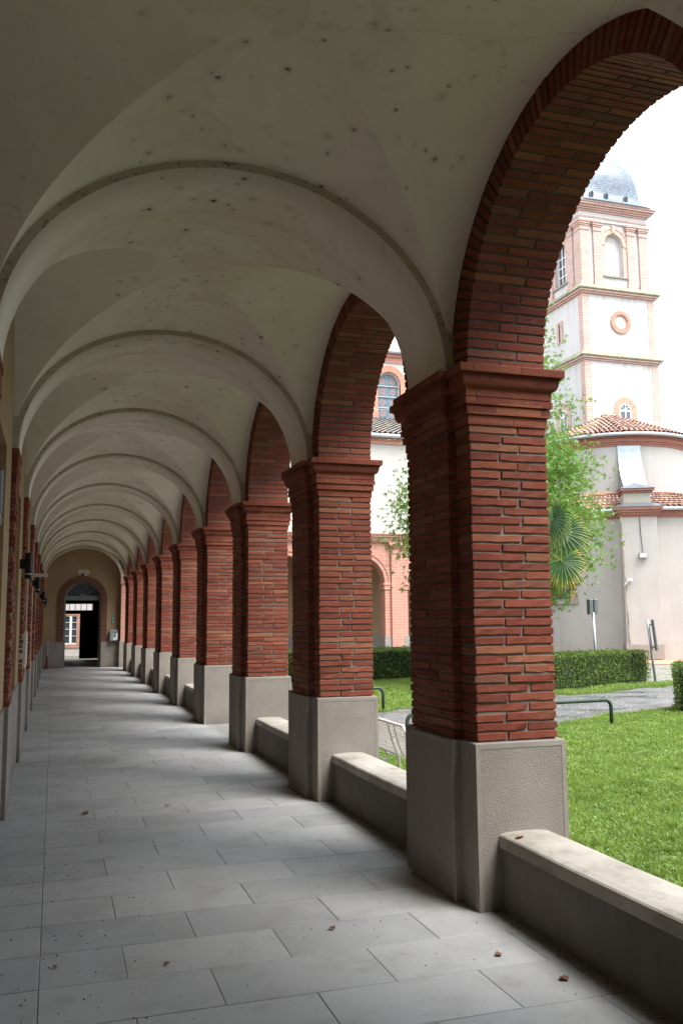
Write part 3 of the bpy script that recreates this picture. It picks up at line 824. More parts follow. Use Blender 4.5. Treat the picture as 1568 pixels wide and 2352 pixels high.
# unseen storey above, wall and wing behind the camera, added to block light
mb = MB(); mb.box(-6, XO - .03, -8, 40, 5.0, 8.6); mb.build('sky_block_storey', WINGW, bld)  # unseen mass over the gallery, put in to keep the sky out
mb = MB(); mb.box(-6, XW - .36, -8, 44, -.5, 5.0); mb.build('inner_rooms', TAN, bld)
mb = MB(); mb.box(XW, XO, -2.0, -1.75, -.3, 5.0); mb.build('light_block_wall', TAN, bld)  # added out of view so the near bays fall darker
mb = MB(); mb.box(XO - .02, 24, -9, -3.2, -.5, 8.6); mb.build('light_block_wing', WINGW, bld)  # invented block out of view, cuts sky and sun from the near bays
mb = MB()
mb.add([(-6.3, -8.5, 8.6), (3.4, -8.5, 8.5), (3.4, 40, 8.5), (-6.3, 40, 8.6), (-1.5, -8.5, 10.6), (-1.5, 40, 10.6)], [(1, 2, 5, 4), (0, 4, 5, 3), (0, 3, 2, 1), (0, 1, 4), (3, 5, 2)])
mb.build('roof', TILE, bld)

# ------------------------------------------------------------------ end wall with doorway
ew = empty('end_wall', (0.95, YEND, 0)); ew.location = (0, 0, 0)
tag(ew, 'ochre end wall closing the gallery with a tall arched doorway', 'wall')
DXC, DR, DZ, DRO = .945, .60, 2.38, .84
def arch_hole_wall(mb, x0, x1, z0, z1, xc, r, zs, y0, y1, mi=0, n=28, zb=None):
    """wall slab between y0,y1 with an arched opening down to zb"""
    zb = z0 if zb is None else zb
    xs = [x0] + [xc - r * math.cos(PI * i / n) for i in range(n + 1)] + [x1]
    for y in (y0, y1):
        vs_ = []
        for x in xs:
            q = r * r - (x - xc) ** 2; vs_ += [(x, y, zs + math.sqrt(max(q, 0))), (x, y, z1)]
        mb.add(vs_, [(2 * i, 2 * i + 2, 2 * i + 3, 2 * i + 1) for i in range(1, len(xs) - 2)], mi)
        mb.add([(x0, y, z0), (xc - r, y, z0), (xc - r, y, z1), (x0, y, z1)], [(0, 1, 2, 3)], mi)
        mb.add([(xc + r, y, z0), (x1, y, z0), (x1, y, z1), (xc + r, y, z1)], [(0, 1, 2, 3)], mi)
        if zb > z0: mb.add([(xc - r, y, z0), (xc + r, y, z0), (xc + r, y, zb), (xc - r, y, zb)], [(0, 1, 2, 3)], mi)
    pts = [(xc - r, zb)] + [(xc - r * math.cos(PI * i / n), zs + r * math.sin(PI * i / n)) for i in range(n + 1)] + [(xc + r, zb)]
    vs_ = [p for x, z in pts for p in ((x, y0, z), (x, y1, z))]
    mb.add(vs_, [(2 * i, 2 * i + 1, 2 * i + 3, 2 * i + 2) for i in range(len(pts) - 1)], mi)
    if zb > z0: mb.add([(xc - r, y0, zb), (xc + r, y0, zb), (xc + r, y1, zb), (xc - r, y1, zb)], [(0, 1, 2, 3)], mi)
mb = MB(); arch_hole_wall(mb, XW - .3, XO, 0, 5.0, DXC, DR + .05, DZ, YEND, YEND + .45); mb.build('wall', TAN, ew)
def arch_band(mb, xc, r0, r1, zs, zb, y0, y1, mi=0, n=26, legs=True):
    pts_i = [(xc - r0 * math.cos(PI * i / n), zs + r0 * math.sin(PI * i / n)) for i in range(n + 1)]
    pts_o = [(xc - r1 * math.cos(PI * i / n), zs + r1 * math.sin(PI * i / n)) for i in range(n + 1)]
    if legs: pts_i = [(xc - r0, zb)] + pts_i + [(xc + r0, zb)]; pts_o = [(xc - r1, zb)] + pts_o + [(xc + r1, zb)]
    rings = [[(a[0], y0, a[1]), (b[0], y0, b[1]), (b[0], y1, b[1]), (a[0], y1, a[1])] for a, b in zip(pts_i, pts_o)]
    mb.loft(rings, mi)
def m_vouss(name, c1, c2, cm, xc, zs, nseg=40.0, flip=False):
    """radial brick joints round an arch centre, level courses below it"""
    mt, n, b = mat(name); p = pos(n); s = n.nodes.new('ShaderNodeSeparateXYZ'); n.links.new(p, s.inputs[0])
    u = s.outputs[1] if flip else s.outputs[0]
    ang = math_(n, 'ARCTAN2', math_(n, 'SUBTRACT', s.outputs[2], zs), math_(n, 'SUBTRACT', u, xc))
    fa = math_(n, 'FRACT', math_(n, 'MULTIPLY', ang, nseg / PI)); fz = math_(n, 'FRACT', math_(n, 'DIVIDE', s.outputs[2], .075))
    above = math_(n, 'GREATER_THAN', s.outputs[2], zs)
    f = math_(n, 'ADD', math_(n, 'MULTIPLY', fa, above), math_(n, 'MULTIPLY', fz, math_(n, 'SUBTRACT', 1, above)))
    ca = math_(n, 'FLOOR', math_(n, 'MULTIPLY', ang, nseg / PI)); cz = math_(n, 'FLOOR', math_(n, 'DIVIDE', s.outputs[2], .075))
    cell = math_(n, 'ADD', math_(n, 'MULTIPLY', ca, above), math_(n, 'MULTIPLY', cz, math_(n, 'SUBTRACT', 1, above)))
    wn = n.nodes.new('ShaderNodeTexWhiteNoise'); wn.noise_dimensions = '1D'; n.links.new(cell, wn.inputs['W'])
    c = mixc(n, wn.outputs['Value'], c1, c2); c = mixc(n, ramp(n, f, [(0, 1), (.14, 1), (.2, 0)]), c, cm)
    c = mixc(n, ramp(n, noise_(n, p, 4, 5), [(.5, 0), (.8, .4)]), c, tuple(v * .6 for v in c2))
    n.links.new(c, b.inputs['Base Color']); return mt
bsur = MB(); arch_band(bsur, DXC, DR + .03, DRO, DZ, .9, YEND - .03, YEND + .03)
bsur.build('brick_surround', m_vouss('door_brick', (.15, .055, .036), (.10, .038, .027), (.17, .13, .10), DXC, DZ), ew)
mb = MB(); mb.box(DXC + DR + .05, XO, YEND - .025, YEND + .01, -.02, .90, b=.004); mb.box(XW, DXC - DR - .05, YEND - .025, YEND + .01, -.02, .90, b=.004)
mb.build('dado', STONE, ew)
pp = MB(); pp.box(XI - .01, XO, YEND - .32, YEND + .01, ZP, ZC - .14); pp.box(XI - .05, XO, YEND - .36, YEND + .01, ZC - .14, ZC)
pp2 = pp.build('corner_pilaster', FARB2 if False else FARB, ew)
pp = MB(); pp.box(XI - .05, XO + .0, YEND - .34, YEND - .028, -.05, ZP, b=.005); pp.build('base', STONE, pp2)
# timber frame, transom beam, fanlight
fr = MB(); yF = YEND + .12
arch_band(fr, DXC, DR - .035, DR + .052, DZ, 0, yF, yF + .08)
fr.box(DXC - DR - .02, DXC + DR + .02, yF - .025, yF + .10, DZ - .02, DZ + .14, b=.006)
dfr = fr.build('door_frame', FRAMEG, ew)
fl = MB(); 
for a in (36, 72, 108, 144):
    p1 = (DXC + .09 * math.cos(R(a)), yF + .03, DZ + .14 + .09 * math.sin(R(a))); p2 = (DXC + (DR - .06) * math.cos(R(a)), yF + .03, DZ + .06 + (DR - .05) * math.sin(R(a)))
    fl.tube([p1, p2], .011, 6)
fl.lathe([(0, 0), (.085, 0), (.085, .03), (0, .03)], n=20)
o_ = len(fl.v) - 80
fl.v[o_:] = [(DXC + x, yF + .02 + z, DZ + .14 + yy) for x, yy, z in fl.v[o_:]]
fl.build('fanlight_bars', FRAMEG, dfr)
gl = MB(); k = 24; gl.add([(DXC, yF + .05, DZ + .1)] + [(DXC + (DR - .02) * math.cos(PI * i / k), yF + .05, DZ + (DR - .02) * math.sin(PI * i / k)) for i in range(k + 1)], [(0, i + 1, i + 2) for i in range(k)])
gl.build('fanlight_glass', GLASS, dfr)
# vestibule
VY = 39.5
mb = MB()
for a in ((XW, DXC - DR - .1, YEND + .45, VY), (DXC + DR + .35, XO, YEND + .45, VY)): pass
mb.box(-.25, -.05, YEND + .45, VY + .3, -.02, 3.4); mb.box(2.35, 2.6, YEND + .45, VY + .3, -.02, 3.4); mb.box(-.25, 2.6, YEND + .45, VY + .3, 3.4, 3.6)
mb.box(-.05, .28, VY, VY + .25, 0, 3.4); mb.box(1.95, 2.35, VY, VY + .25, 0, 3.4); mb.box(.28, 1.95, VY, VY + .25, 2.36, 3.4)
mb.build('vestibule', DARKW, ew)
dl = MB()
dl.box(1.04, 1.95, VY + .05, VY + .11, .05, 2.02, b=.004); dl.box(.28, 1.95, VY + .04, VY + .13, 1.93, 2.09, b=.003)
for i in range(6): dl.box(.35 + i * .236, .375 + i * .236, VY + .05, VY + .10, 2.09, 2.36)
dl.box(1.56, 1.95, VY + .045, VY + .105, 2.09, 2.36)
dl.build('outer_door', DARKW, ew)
# things on the end wall
pt = MB()
ring = []
for i in range(28):
    a = 2 * PI * i / 28; rr = 1 + .06 * math.sin(3 * a + 1) + .04 * math.sin(7 * a)
    x = .955 + .19 * rr * math.copysign(abs(math.cos(a)) ** .7, math.cos(a)); z = 3.335 + .13 * rr * math.copysign(abs(math.sin(a)) ** .7, math.sin(a)); ring.append((x, z))
pt.loft([[(x, YEND + .004, z) for x, z in ring], [(x, YEND - .006, z) for x, z in ring]]); pt.build('repair_patch', PATCH, ew)
cm = MB(); cm.lathe([(0, 0), (.045, 0), (.045, .05), (.03, .075), (0, .08)], n=16); cm.v = [(.92 + x, YEND - .006 - z, 3.27 + y_) for x, y_, z in cm.v]
cmo = cm.build('security_camera', BLACK); tag(cmo, 'small black dome camera on the pale patch above the doorway', 'camera')
sg = empty('green_sign', (2.005, YEND, 1.65)); tag(sg, 'narrow green sign high above the grey dispenser', 'sign'); 
mb = MB(); mb.box(-.05, .05, -.022, -.012, -.125, .125, b=.003); mb.build('panel', GSIGN, sg)
for (cx, cz, r_) in ((0, .075, .018), (0, -.08, .017)):
    mb = MB(); mb.add([(cx + r_ * math.cos(2 * PI * i / 12), -.0235, cz + r_ * math.sin(2 * PI * i / 12)) for i in range(12)], [tuple(range(12))]); mb.build('symbol', WHITEP, sg)
mb = MB()
for k in range(4): mb.box(-.02, .02, -.0245, -.0225, .03 - k * .022, .038 - k * .022)
mb.build('lettering', WHITEP, sg)

ds = empty('wall_dispenser', (2.035, YEND, 1.11)); tag(ds, 'grey box with white notice fixed to the end wall beneath the green sign', 'dispenser')
mb = MB(); mb.box(-.155, .155, -.16, -.012, -.19, .20, b=.02); mb.build('case', PGREY, ds)
mb = MB(); mb.box(-.03, .13, -.166, -.1605, -.16, .08); mb.build('notice', WHITEP, ds)
mb = MB(); mb.box(-.015, .055, -.170, -.1665, -.06, .10); mb.build('green_label', GSIGN, ds)
po = empty('warning_post', (-.2, YEND - .25, 0)); tag(po, 'white and red post leaning in the dark corner left of the doorway', 'post')
mb = MB(); mb.lathe([(.001, .45), (.035, .45), (.035, .95), (.001, .95)], n=12); mb.build('white_section', m_plain('dull_white', (.30, .26, .24), .7), po)  # white toned down to a dull pinkish grey
mb = MB(); mb.lathe([(.001, 0), (.09, 0), (.09, .03), (.05, .06), (.03, .45), (.001, .45)], n=12); mb.build('red_section', REDP, po)

# courtyard seen through the doorway
cw = empty('courtyard_house', (0, 47, 0)); cw.location = (0, 0, 0)
tag(cw, 'pale house with a white window seen through the doorway', 'building'); CY = 47.0
mb = MB()
mb.box(-8, .45, CY, CY + .4, -.1, 9); mb.box(1.16, 10, CY, CY + .4, -.1, 9); mb.box(.45, 1.16, CY, CY + .4, -.1, .48); mb.box(.45, 1.16, CY, CY + .4, 1.95, 9)
mb.build('wall', TOWERW, cw)
mb = MB(); mb.box(1.10, 1.28, CY - .03, CY + .02, .30, 2.15); mb.box(.20, 1.28, CY - .032, CY + .018, .30, .47); mb.box(.20, 1.10, CY - .03, CY + .02, 1.94, 2.15); mb.build('brick_trim', FARB, cw)
wn = MB(); wn.box(.45, .50, CY, CY + .08, .48, 1.94); wn.box(1.08, 1.13, CY, CY + .08, .48, 1.94); wn.box(.74, .86, CY - .01, CY + .08, .48, 1.94); wn.box(.45, 1.13, CY, CY + .08, .48, .55); wn.box(.45, 1.13, CY, CY + .08, 1.88, 1.94)
for z in (.88, 1.22, 1.56): wn.box(.45, 1.13, CY + .015, CY + .06, z, z + .025)
wo = wn.build('window', WHITEP, cw)
gl = MB(); gl.box(.45, 1.13, CY + .05, CY + .06, .48, 1.94); gl.build('pane', GLASS, wo)

# lamps along the inner wall
def make_lamp():
    r_ = empty('wall_lamp')
    mb = MB(); mb.lathe([(.030, -.145), (.036, -.145), (.040, -.14), (.040, -.105), (.0405, -.1045)], n=20); mb.build('lower_shade', BLACK, r_)
    mb = MB(); mb.lathe([(.033, -.105), (.033, -.09)], n=20); mb.build('glass_ring', CREAM, r_)
    mb = MB(); mb.lathe([(.0405, -.09), (.041, .118), (.036, .122), (.001, .122)], n=20); mb.build('body', BLACK, r_)
    mb = MB(); mb.box(-.088, -.035, -.028, .028, -.045, .055, b=.006); mb.build('bracket', BLACK, r_)
    return r_
lamp = make_lamp()
lamps = [(4.40, 'nearest black cylinder lamp, cut by the left edge of the photo'), (9.67, 'black cylinder lamp beside the pale projecting bar'),
         (15.2, 'black cylinder lamp next beyond the pale projecting bar'), (23.0, 'next to last black cylinder lamp on the left wall'), (28.9, 'farthest black cylinder lamp, close to the end wall')]
for i, (yy, lab) in enumerate(lamps):
    o = lamp if i == 0 else copy_tree(lamp)
    o.location = (-.266 if i else -.285, yy, 2.17 + (.02 if i < 2 else .05)); tag(o, lab, 'lamp', 'black cylinder lamps on the left wall')
br = empty('projecting_sign', (XW, 13, 2.25)); tag(br, 'thin pale bar sticking out from the left wall behind a black lamp', 'sign')
mb = MB(); mb.box(.0, .285, -.012, .012, -.026, .022, b=.004); mb.build('blade', CREAM, br)
mb = MB(); mb.box(-.01, .02, -.04, .04, -.05, .05, b=.003); mb.build('wall_plate', CREAM, br)
bx = empty('meter_box', (XW + .055, 11.4, 1.29)); tag(bx, 'flat grey-beige cover box on the left wall between brick pilasters', 'cabinet')
mb = MB(); mb.box(-.055, .02, -.28, .28, -.22, .20, b=.004); mb.build('casing', CREAM, bx)
mb = MB(); mb.box(.02, .026, -.25, .25, -.19, .17, b=.002); mb.build('cover', PATCH, bx)

# ------------------------------------------------------------------ fallen leaves and litter
def leafmesh(s_, seed):
    r_ = random.Random(seed); V = []; n = 9
    for i in range(n):
        t = i / (n - 1); wd = math.sin(PI * t) ** .8 * .42 * s_ * (1 + .3 * math.sin(i * 2.1 + seed))
        for sd_ in (-1, 0, 1):
            V.append((t * s_ - s_ / 2, sd_ * wd, .004 + abs(sd_) * wd * .55 * r_.uniform(.6, 1.3) + .25 * s_ * (t - .5) ** 2))
    Fq = [(i * 3 + k, i * 3 + 3 + k, i * 3 + 4 + k, i * 3 + 1 + k) for i in range(n - 1) for k in range(2)]
    return np.array(V), np.array(Fq)
lv = [((2.06, 4.01), .04, 'reddish dead leaf on the paving beside the near low wall'), ((2.20, 3.66), .05, 'curled dead twig-like leaf at the foot of the near low wall'),
      ((.55, 4.42), .035, 'dark curled leaf alone in the middle of the near paving'), ((.29, 7.95), .07, 'tan dead leaf on the paving toward the left wall'),
      ((.98, 8.05), .045, 'small brown leaf in the middle of the walkway'), ((2.44, 4.46), .05, 'dead leaf lying on the low wall coping by the nearest pier'),
      ((1.42, 4.62), .04, 'tiny dead leaf close to the nearest pier base'), ((.05, 4.55), .03, 'small dark leaf close to the left edge of the paving')]
for k, ((x, y), s_, lab) in enumerate(lv):
    V, Fq = leafmesh(s_, k); o = npmesh('dead_leaf', V, Fq, DEAD, smooth=True)
    o.location = (x, y, .001 if k != 5 else .409); o.rotation_euler = (.1, .05, k * 1.9); tag(o, lab, 'leaf', 'dead leaves scattered on the walkway')
cr = Bricks(5)
P = []; Fq = []; o_ = 0
def crumb(x, y, z, s_):
    global o_
    for _ in range(1):
        a = rng.uniform(0, 6.28); e = rng.uniform(.3, 1); c_, s__ = math.cos(a), math.sin(a)
        pts = np.array([(-1, 0, 0), (0, -e, 0), (1, 0, 0), (0, e, 0), (0, 0, .8)]) * s_
        pts = pts @ np.array([(c_, s__, 0), (-s__, c_, 0), (0, 0, 1)]) + (x, y, z)
        P.extend(pts.tolist()); Fq.extend([(o_, o_ + 1, o_ + 4), (o_ + 1, o_ + 2, o_ + 4), (o_ + 2, o_ + 3, o_ + 4), (o_ + 3, o_, o_ + 4)]); o_ += 5
for _ in range(420): crumb(rng.uniform(-.3, 2.3), rng.uniform(3, 20) , .001, rng.uniform(.0015, .0065))
for _ in range(260): crumb(rng.uniform(-.32, .6) , 3.5 + 9 * rng.random() ** 1.5, .001, rng.uniform(.002, .008))
for i in range(-1, 8):
    if i == 2: continue
    for _ in range(260): crumb(2.40 - abs(rng.normal(0, .035)), Y0 + BAY * i + U + rng.random() * (BAY - U), .001, rng.uniform(.0015, .007))
    for _ in range(160): crumb(XI - .045 - abs(rng.normal(0, .02)) + (.04 if rng.random() < .0 else 0), Y0 + BAY * i + rng.uniform(PA, PB), .001, rng.uniform(.0015, .006))
tag(npmesh('litter', P, Fq, m_plain('dirt_crumbs', (.08, .065, .045), .95, var=.6, scale=50)), kind='stuff')

# ------------------------------------------------------------------ garden ground
mb = MB(); mb.add([(-250, -250, G - .02), (250, -250, G - .02), (250, 300, G - .02), (-250, 300, G - .02)], [(0, 1, 2, 3)]); struct(mb.build('ground', GRAVEL))
def near_edge(x): return 12.8 + .41 * (x - 7.85) + .10 * math.sin(x * 2.3) + .06 * math.sin(x * 5.7)
def far_edge(x): return 17.6 + .345 * (x - 10.8) + .12 * math.sin(x * 1.9 + 1) + .05 * math.sin(x * 6.1)
xs = np.linspace(2.84, 24, 90)
mb = MB(); vs_ = []
for x in xs: vs_ += [(x, near_edge(x) - .12, G - .008), (x, far_edge(x) + .12, G - .008)]
mb.add(vs_, [(2 * i, 2 * i + 2, 2 * i + 3, 2 * i + 1) for i in range(len(xs) - 1)]); struct(mb.build('road', ROAD))
def hgt(x, y): return G + .012 * math.sin(x * 1.7 + .5) * math.sin(y * 1.3) + .006 * math.sin(x * 4.1 + y * 3)
def grid_patch(name, xa, xb, ylo, yhi, nx, ny):
    V = []; 
    for i in range(nx + 1):
        x = xa + (xb - xa) * i / nx; a, b_ = ylo(x), yhi(x)
        for j in range(ny + 1):
            y = a + (b_ - a) * j / ny; e = min(j, ny - j, i, nx - i)
            V.append((x, y, hgt(x, y) + (.012 if e > 0 else -.03)))
    Fq = [(i * (ny + 1) + j, (i + 1) * (ny + 1) + j, (i + 1) * (ny + 1) + j + 1, i * (ny + 1) + j + 1) for i in range(nx) for j in range(ny)]
    return struct(npmesh(name, V, Fq, SOIL, smooth=True))
grid_patch('lawn', 2.85, 16, lambda x: -12, near_edge, 60, 90)
grid_patch('lawn', 2.85, 11.0, far_edge, lambda x: 31.5, 40, 60)
mb = MB(); mb.add([(2.84, 13.2, G + .035), (4.3, 13.0, G + .035), (4.6, 33.9, G + .035), (2.84, 33.9, G + .035)], [(0, 1, 2, 3)]); struct(mb.build('path', m_plain('light_bounce_path', (.50, .47, .42), .8, var=.15, scale=2)))  # pale strip added outside the far bays to bounce light onto their vaults
grid_patch('verge', 10.9, 15.6, lambda x: far_edge(x) - .1, lambda x: far_edge(x) + .95, 30, 8)

def blades(n, fx, hmin, hmax, wd):
    XY = np.array([fx() for _ in range(n)]); 
    h = rng.uniform(hmin, hmax, n); a = rng.uniform(0, 2 * PI, n); lean = rng.uniform(.15, .9, n) * h; la = rng.uniform(0, 2 * PI, n)
    z = G + .012 + .012 * np.sin(XY[:, 0] * 1.7 + .5) * np.sin(XY[:, 1] * 1.3)
    ww = wd * rng.uniform(.6, 1.4, n)
    dx, dy = np.cos(a) * ww, np.sin(a) * ww; lx, ly = np.cos(la) * lean, np.sin(la) * lean
    def P(fx_, fz, s_): return np.stack([XY[:, 0] + lx * fx_ + dx * s_, XY[:, 1] + ly * fx_ + dy * s_, z + h * fz], 1)
    V = np.stack([P(0, -.1, -1), P(0, -.1, 1), P(.3, .6, .8), P(.3, .6, -.8), P(1, .95, .15), P(1, .95, -.15)], 1).reshape(-1, 3)
    b_ = np.arange(n)[:, None] * 6
    Fq = np.concatenate([b_ + [0, 1, 2, 3], b_ + [3, 2, 4, 5]])
    return V, Fq
def wedge(ya, yb, r0=.55, r1=.88):
    def f():
        while True:
            y = math.sqrt(random.uniform(ya * ya, yb * yb)); t = random.uniform(r0, r1); x = y * t
            if x > 2.87 and y < near_edge(x) + .04: return x, y
    return f
def near_f(): return wedge(3.2, 8)
def gapf(ya, yb):
    def f():
        while True:
            y = random.uniform(ya, yb); x = y * random.uniform(.33, .46)
            if x > 2.87 and (y < near_edge(x) or y > far_edge(x) - .03) and not (x < 4.5 and y > 13): return x, y
    return f
def allf():
    while True:
        x, y = random.uniform(2.87, 14), random.uniform(-3, 24)
        if (y < near_edge(x) or (y > far_edge(x) and x < 11)) and not (x < 4.5 and y > 12.9): return x, y
def vergef():
    x = random.uniform(10.9, 15.5); return x, far_edge(x) + random.uniform(-.12, .9) ** 1.0
sets = [blades(42000, wedge(3.2, 8.2), .02, .055, .0022), blades(36000, wedge(8, 14.5), .025, .06, .0035), blades(9000, gapf(7.8, 12.5), .03, .065, .003),
        blades(16000, gapf(14, 24), .03, .07, .006), blades(60000, allf, .03, .07, .004), blades(5000, vergef, .03, .08, .006)]
def edgef():
    while True:
        x = random.uniform(6, 12.5); y = near_edge(x) + random.gauss(-.05, .07)
        if .5 < x / y < .95: return x, y
sets.append(blades(5000, edgef, .03, .09, .004))
def tuftf(base, n_c, sp):
    cs_ = [base() for _ in range(n_c)]
    def f():
        c_ = random.choice(cs_); return c_[0] + random.gauss(0, sp), c_[1] + random.gauss(0, sp)
    return f
sets.append(blades(15000, tuftf(wedge(3.2, 9), 520, .022), .04, .10, .0024)); sets.append(blades(9000, tuftf(wedge(8, 14), 420, .03), .04, .10, .0036))
sets.append(blades(5000, tuftf(wedge(3.4, 12), 60, .12), .03, .06, .0045))
V = []; Fq = []; o_ = 0
for v, f in sets: V.append(v); Fq.append(f + o_); o_ += len(v)
tag(npmesh('grass', np.concatenate(V), np.concatenate(Fq), GRASSL), 'bright green rain-wet lawn grass', None, None, 'stuff')
def clovers(n, fx, r0, r1):
    XY = np.array([fx() for _ in range(n)]); z = G + .014 + .012 * np.sin(XY[:, 0] * 1.7 + .5) * np.sin(XY[:, 1] * 1.3) + rng.uniform(.008, .035, n)
    r_ = rng.uniform(r0, r1, n); V = []; k = 6
    tl = rng.normal(0, .45, (n, 2)); el = rng.uniform(.5, 1, n); th = rng.uniform(0, PI, n)
    for i in range(k):
        a = 2 * PI * i / k; lx = np.cos(a) * r_; ly = np.sin(a) * r_ * el
        dx = lx * np.cos(th) - ly * np.sin(th); dy = lx * np.sin(th) + ly * np.cos(th)
        V.append(np.stack([XY[:, 0] + dx, XY[:, 1] + dy, z + tl[:, 0] * dx + tl[:, 1] * dy], 1))
    V = np.stack(V, 1).reshape(-1, 3); Fq = np.arange(n)[:, None] * k + np.arange(k)[None, :]
    return V, Fq
V, Fq = [], []; o_ = 0
for v, f in (clovers(20000, wedge(3.2, 9), .004, .011), clovers(6000, tuftf(wedge(3.2, 10), 240, .05), .010, .019), clovers(16000, wedge(8.5, 14), .008, .016), clovers(7000, gapf(8, 24), .01, .02)):
    V.append(v); Fq.append(f + o_); o_ += len(v)
tag(npmesh('clover', np.concatenate(V), np.concatenate(Fq), CLOVER), 'low broad-leaved clover in the lawn', None, None, 'stuff')
# stones on the road
V, Fq = [], []; o_ = 0
for _ in range(600):
    y = random.uniform(11, 27); x = y * random.uniform(.58, .86)
    if y < near_edge(x) + .05: continue
    s_ = random.uniform(.006, .018) * (1.5 if y > 18 else 1)
    for p in ((-1, 0, 0), (0, -1, 0), (1, 0, 0), (0, 1, 0), (0, 0, .8)): V.append((x + p[0] * s_ * random.uniform(.6, 1.2), y + p[1] * s_, G - .008 + p[2] * s_))
    Fq += [(o_, o_ + 1, o_ + 4), (o_ + 1, o_ + 2, o_ + 4), (o_ + 2, o_ + 3, o_ + 4), (o_ + 3, o_, o_ + 4)]; o_ += 5
tag(npmesh('pebbles', V, Fq, m_plain('pebble', (.42, .40, .38), .5, var=.3, scale=30)), kind='stuff')
mb = MB(); mb.add([(21.4, 27.4, G - .004), (30, 25.2, G - .004), (30, 29.4, G - .004), (23.2, 31.2, G - .004), (20.6, 29.5, G - .004)], [(0, 1, 2, 3, 4)]); struct(mb.build('pavement', ORANGEP))

# ------------------------------------------------------------------ hedges
def hedge(name, c0, c1, depth, z1, label, dens=900, ls=.02, seed=0):
    """box hedge: front edge from c0 to c1 (x,y), depth to the left-hand normal side away from camera"""
    r_ = np.random.default_rng(seed)
    c0 = np.array(c0, float); c1 = np.array(c1, float); L = np.linalg.norm(c1 - c0); t = (c1 - c0) / L; nn = np.array([-t[1], t[0]])
    if nn @ (c0 + c1) < 0: nn = -nn
    H = z1 - G
    root = empty(name, (c0[0], c0[1], G))
    def W(u, v, z): return np.stack([t[0] * u + nn[0] * v, t[1] * u + nn[1] * v, z], -1)
    # inner mass
    nu, nz = max(6, int(L / .2)), 5
    mb = MB(); ins = .07
    pts = []
    prof = [(ins, .0), (ins - .01, H * .5), (ins + .01, H * .93), (ins + .05, H - ins), (depth - ins - .05, H - ins), (depth - ins, H * .9), (depth - ins, .0)]
    for i in range(nu + 1):
        u = ins + (L - 2 * ins) * i / nu
        pts.append([tuple(W(np.array(u), np.array(v + .02 * math.sin(u * 7 + z * 9)), np.array(z + .015 * math.sin(u * 5 + v * 6)))) for v, z in prof])
    mb.loft(pts); mb.build('twig_mass', HEDGEB, root)
    # leaves on the shell
    areas = [('f', L * H), ('t', L * depth), ('l', depth * H), ('r', depth * H), ('b', L * H * .3)]
    C = []
    for k, a in areas:
        n = int(a * dens * (1.5 if k == 'f' else 1.2)); u = r_.uniform(0, L, n); v = r_.uniform(0, depth, n); z = r_.uniform(.03, H, n); dd = np.abs(r_.normal(0, .045, n)) - .02 - np.where(r_.random(n) < .04, r_.uniform(0, .05, n), 0)
        bulge = 0
        for q in range(9):
            f_ = 3.0 * 1.42 ** q; th = r_.uniform(0, PI, 2); ph_ = r_.uniform(0, 6.28)
            bulge = bulge + .022 / 1.16 ** q * np.sin(f_ * (u * math.cos(th[0]) + z * math.sin(th[0]) * 1.3 + v * math.cos(th[1])) + ph_)
        if k == 'f': keep = (z > .10) | (r_.random(n) < .35); v = dd - bulge; 
        if k == 'b': v = depth - dd
        if k == 't': z = H - dd * .9 + .02 * np.sin(u * 5 + v * 4) + .012 * np.sin(u * 13); z = z + np.where(r_.random(n) < .03, r_.uniform(0, .07, n), 0)
        if k == 'l': u = dd + bulge
        if k == 'r': u = L - dd - bulge
        P_ = W(u, v, z)
        if k == 'f': P_ = P_[keep]
        C.append(P_)
    C = np.concatenate(C); n = len(C)
    # clumping: leaves pulled in noisy pits
    A = r_.normal(0, 1, (n, 3)); A /= np.linalg.norm(A, axis=1)[:, None]; B = r_.normal(0, 1, (n, 3)); B -= (A * B).sum(1)[:, None] * A; B /= np.linalg.norm(B, axis=1)[:, None]
    s_ = (ls * r_.uniform(.6, 1.35, n))[:, None]
    V = np.stack([C - A * s_, C - B * s_ * .55, C + A * s_, C + B * s_ * .55], 1).reshape(-1, 3)
    npmesh('foliage', V, np.arange(4 * n).reshape(-1, 4), HEDGEL, root)
    return tag(root, label, 'hedge', 'clipped box hedges in the garden')
hedge('box_hedge', (10.0, 18.0), (15.22, 20.38), 1.1, .70, 'clipped box hedge in front of the apse, behind the wet drive', 1250, .022, 1)
hedge('box_hedge', (10.9, 22.0), (13.9, 23.3), .9, .80, 'small clipped hedge peeking over the back of the long hedge, left of the double sign', 800, .022, 2)
hedge('box_hedge', (6.6, 23.2), (12.4, 24.6), 1.5, .74, 'clipped hedge on the far lawn in front of the brick arcade', 900, .024, 3)
hedge('box_hedge', (10.50, 13.40), (13.3, 11.15), 1.5, .74, 'clipped hedge cut off by the right edge beside the drive', 1300, .018, 4)

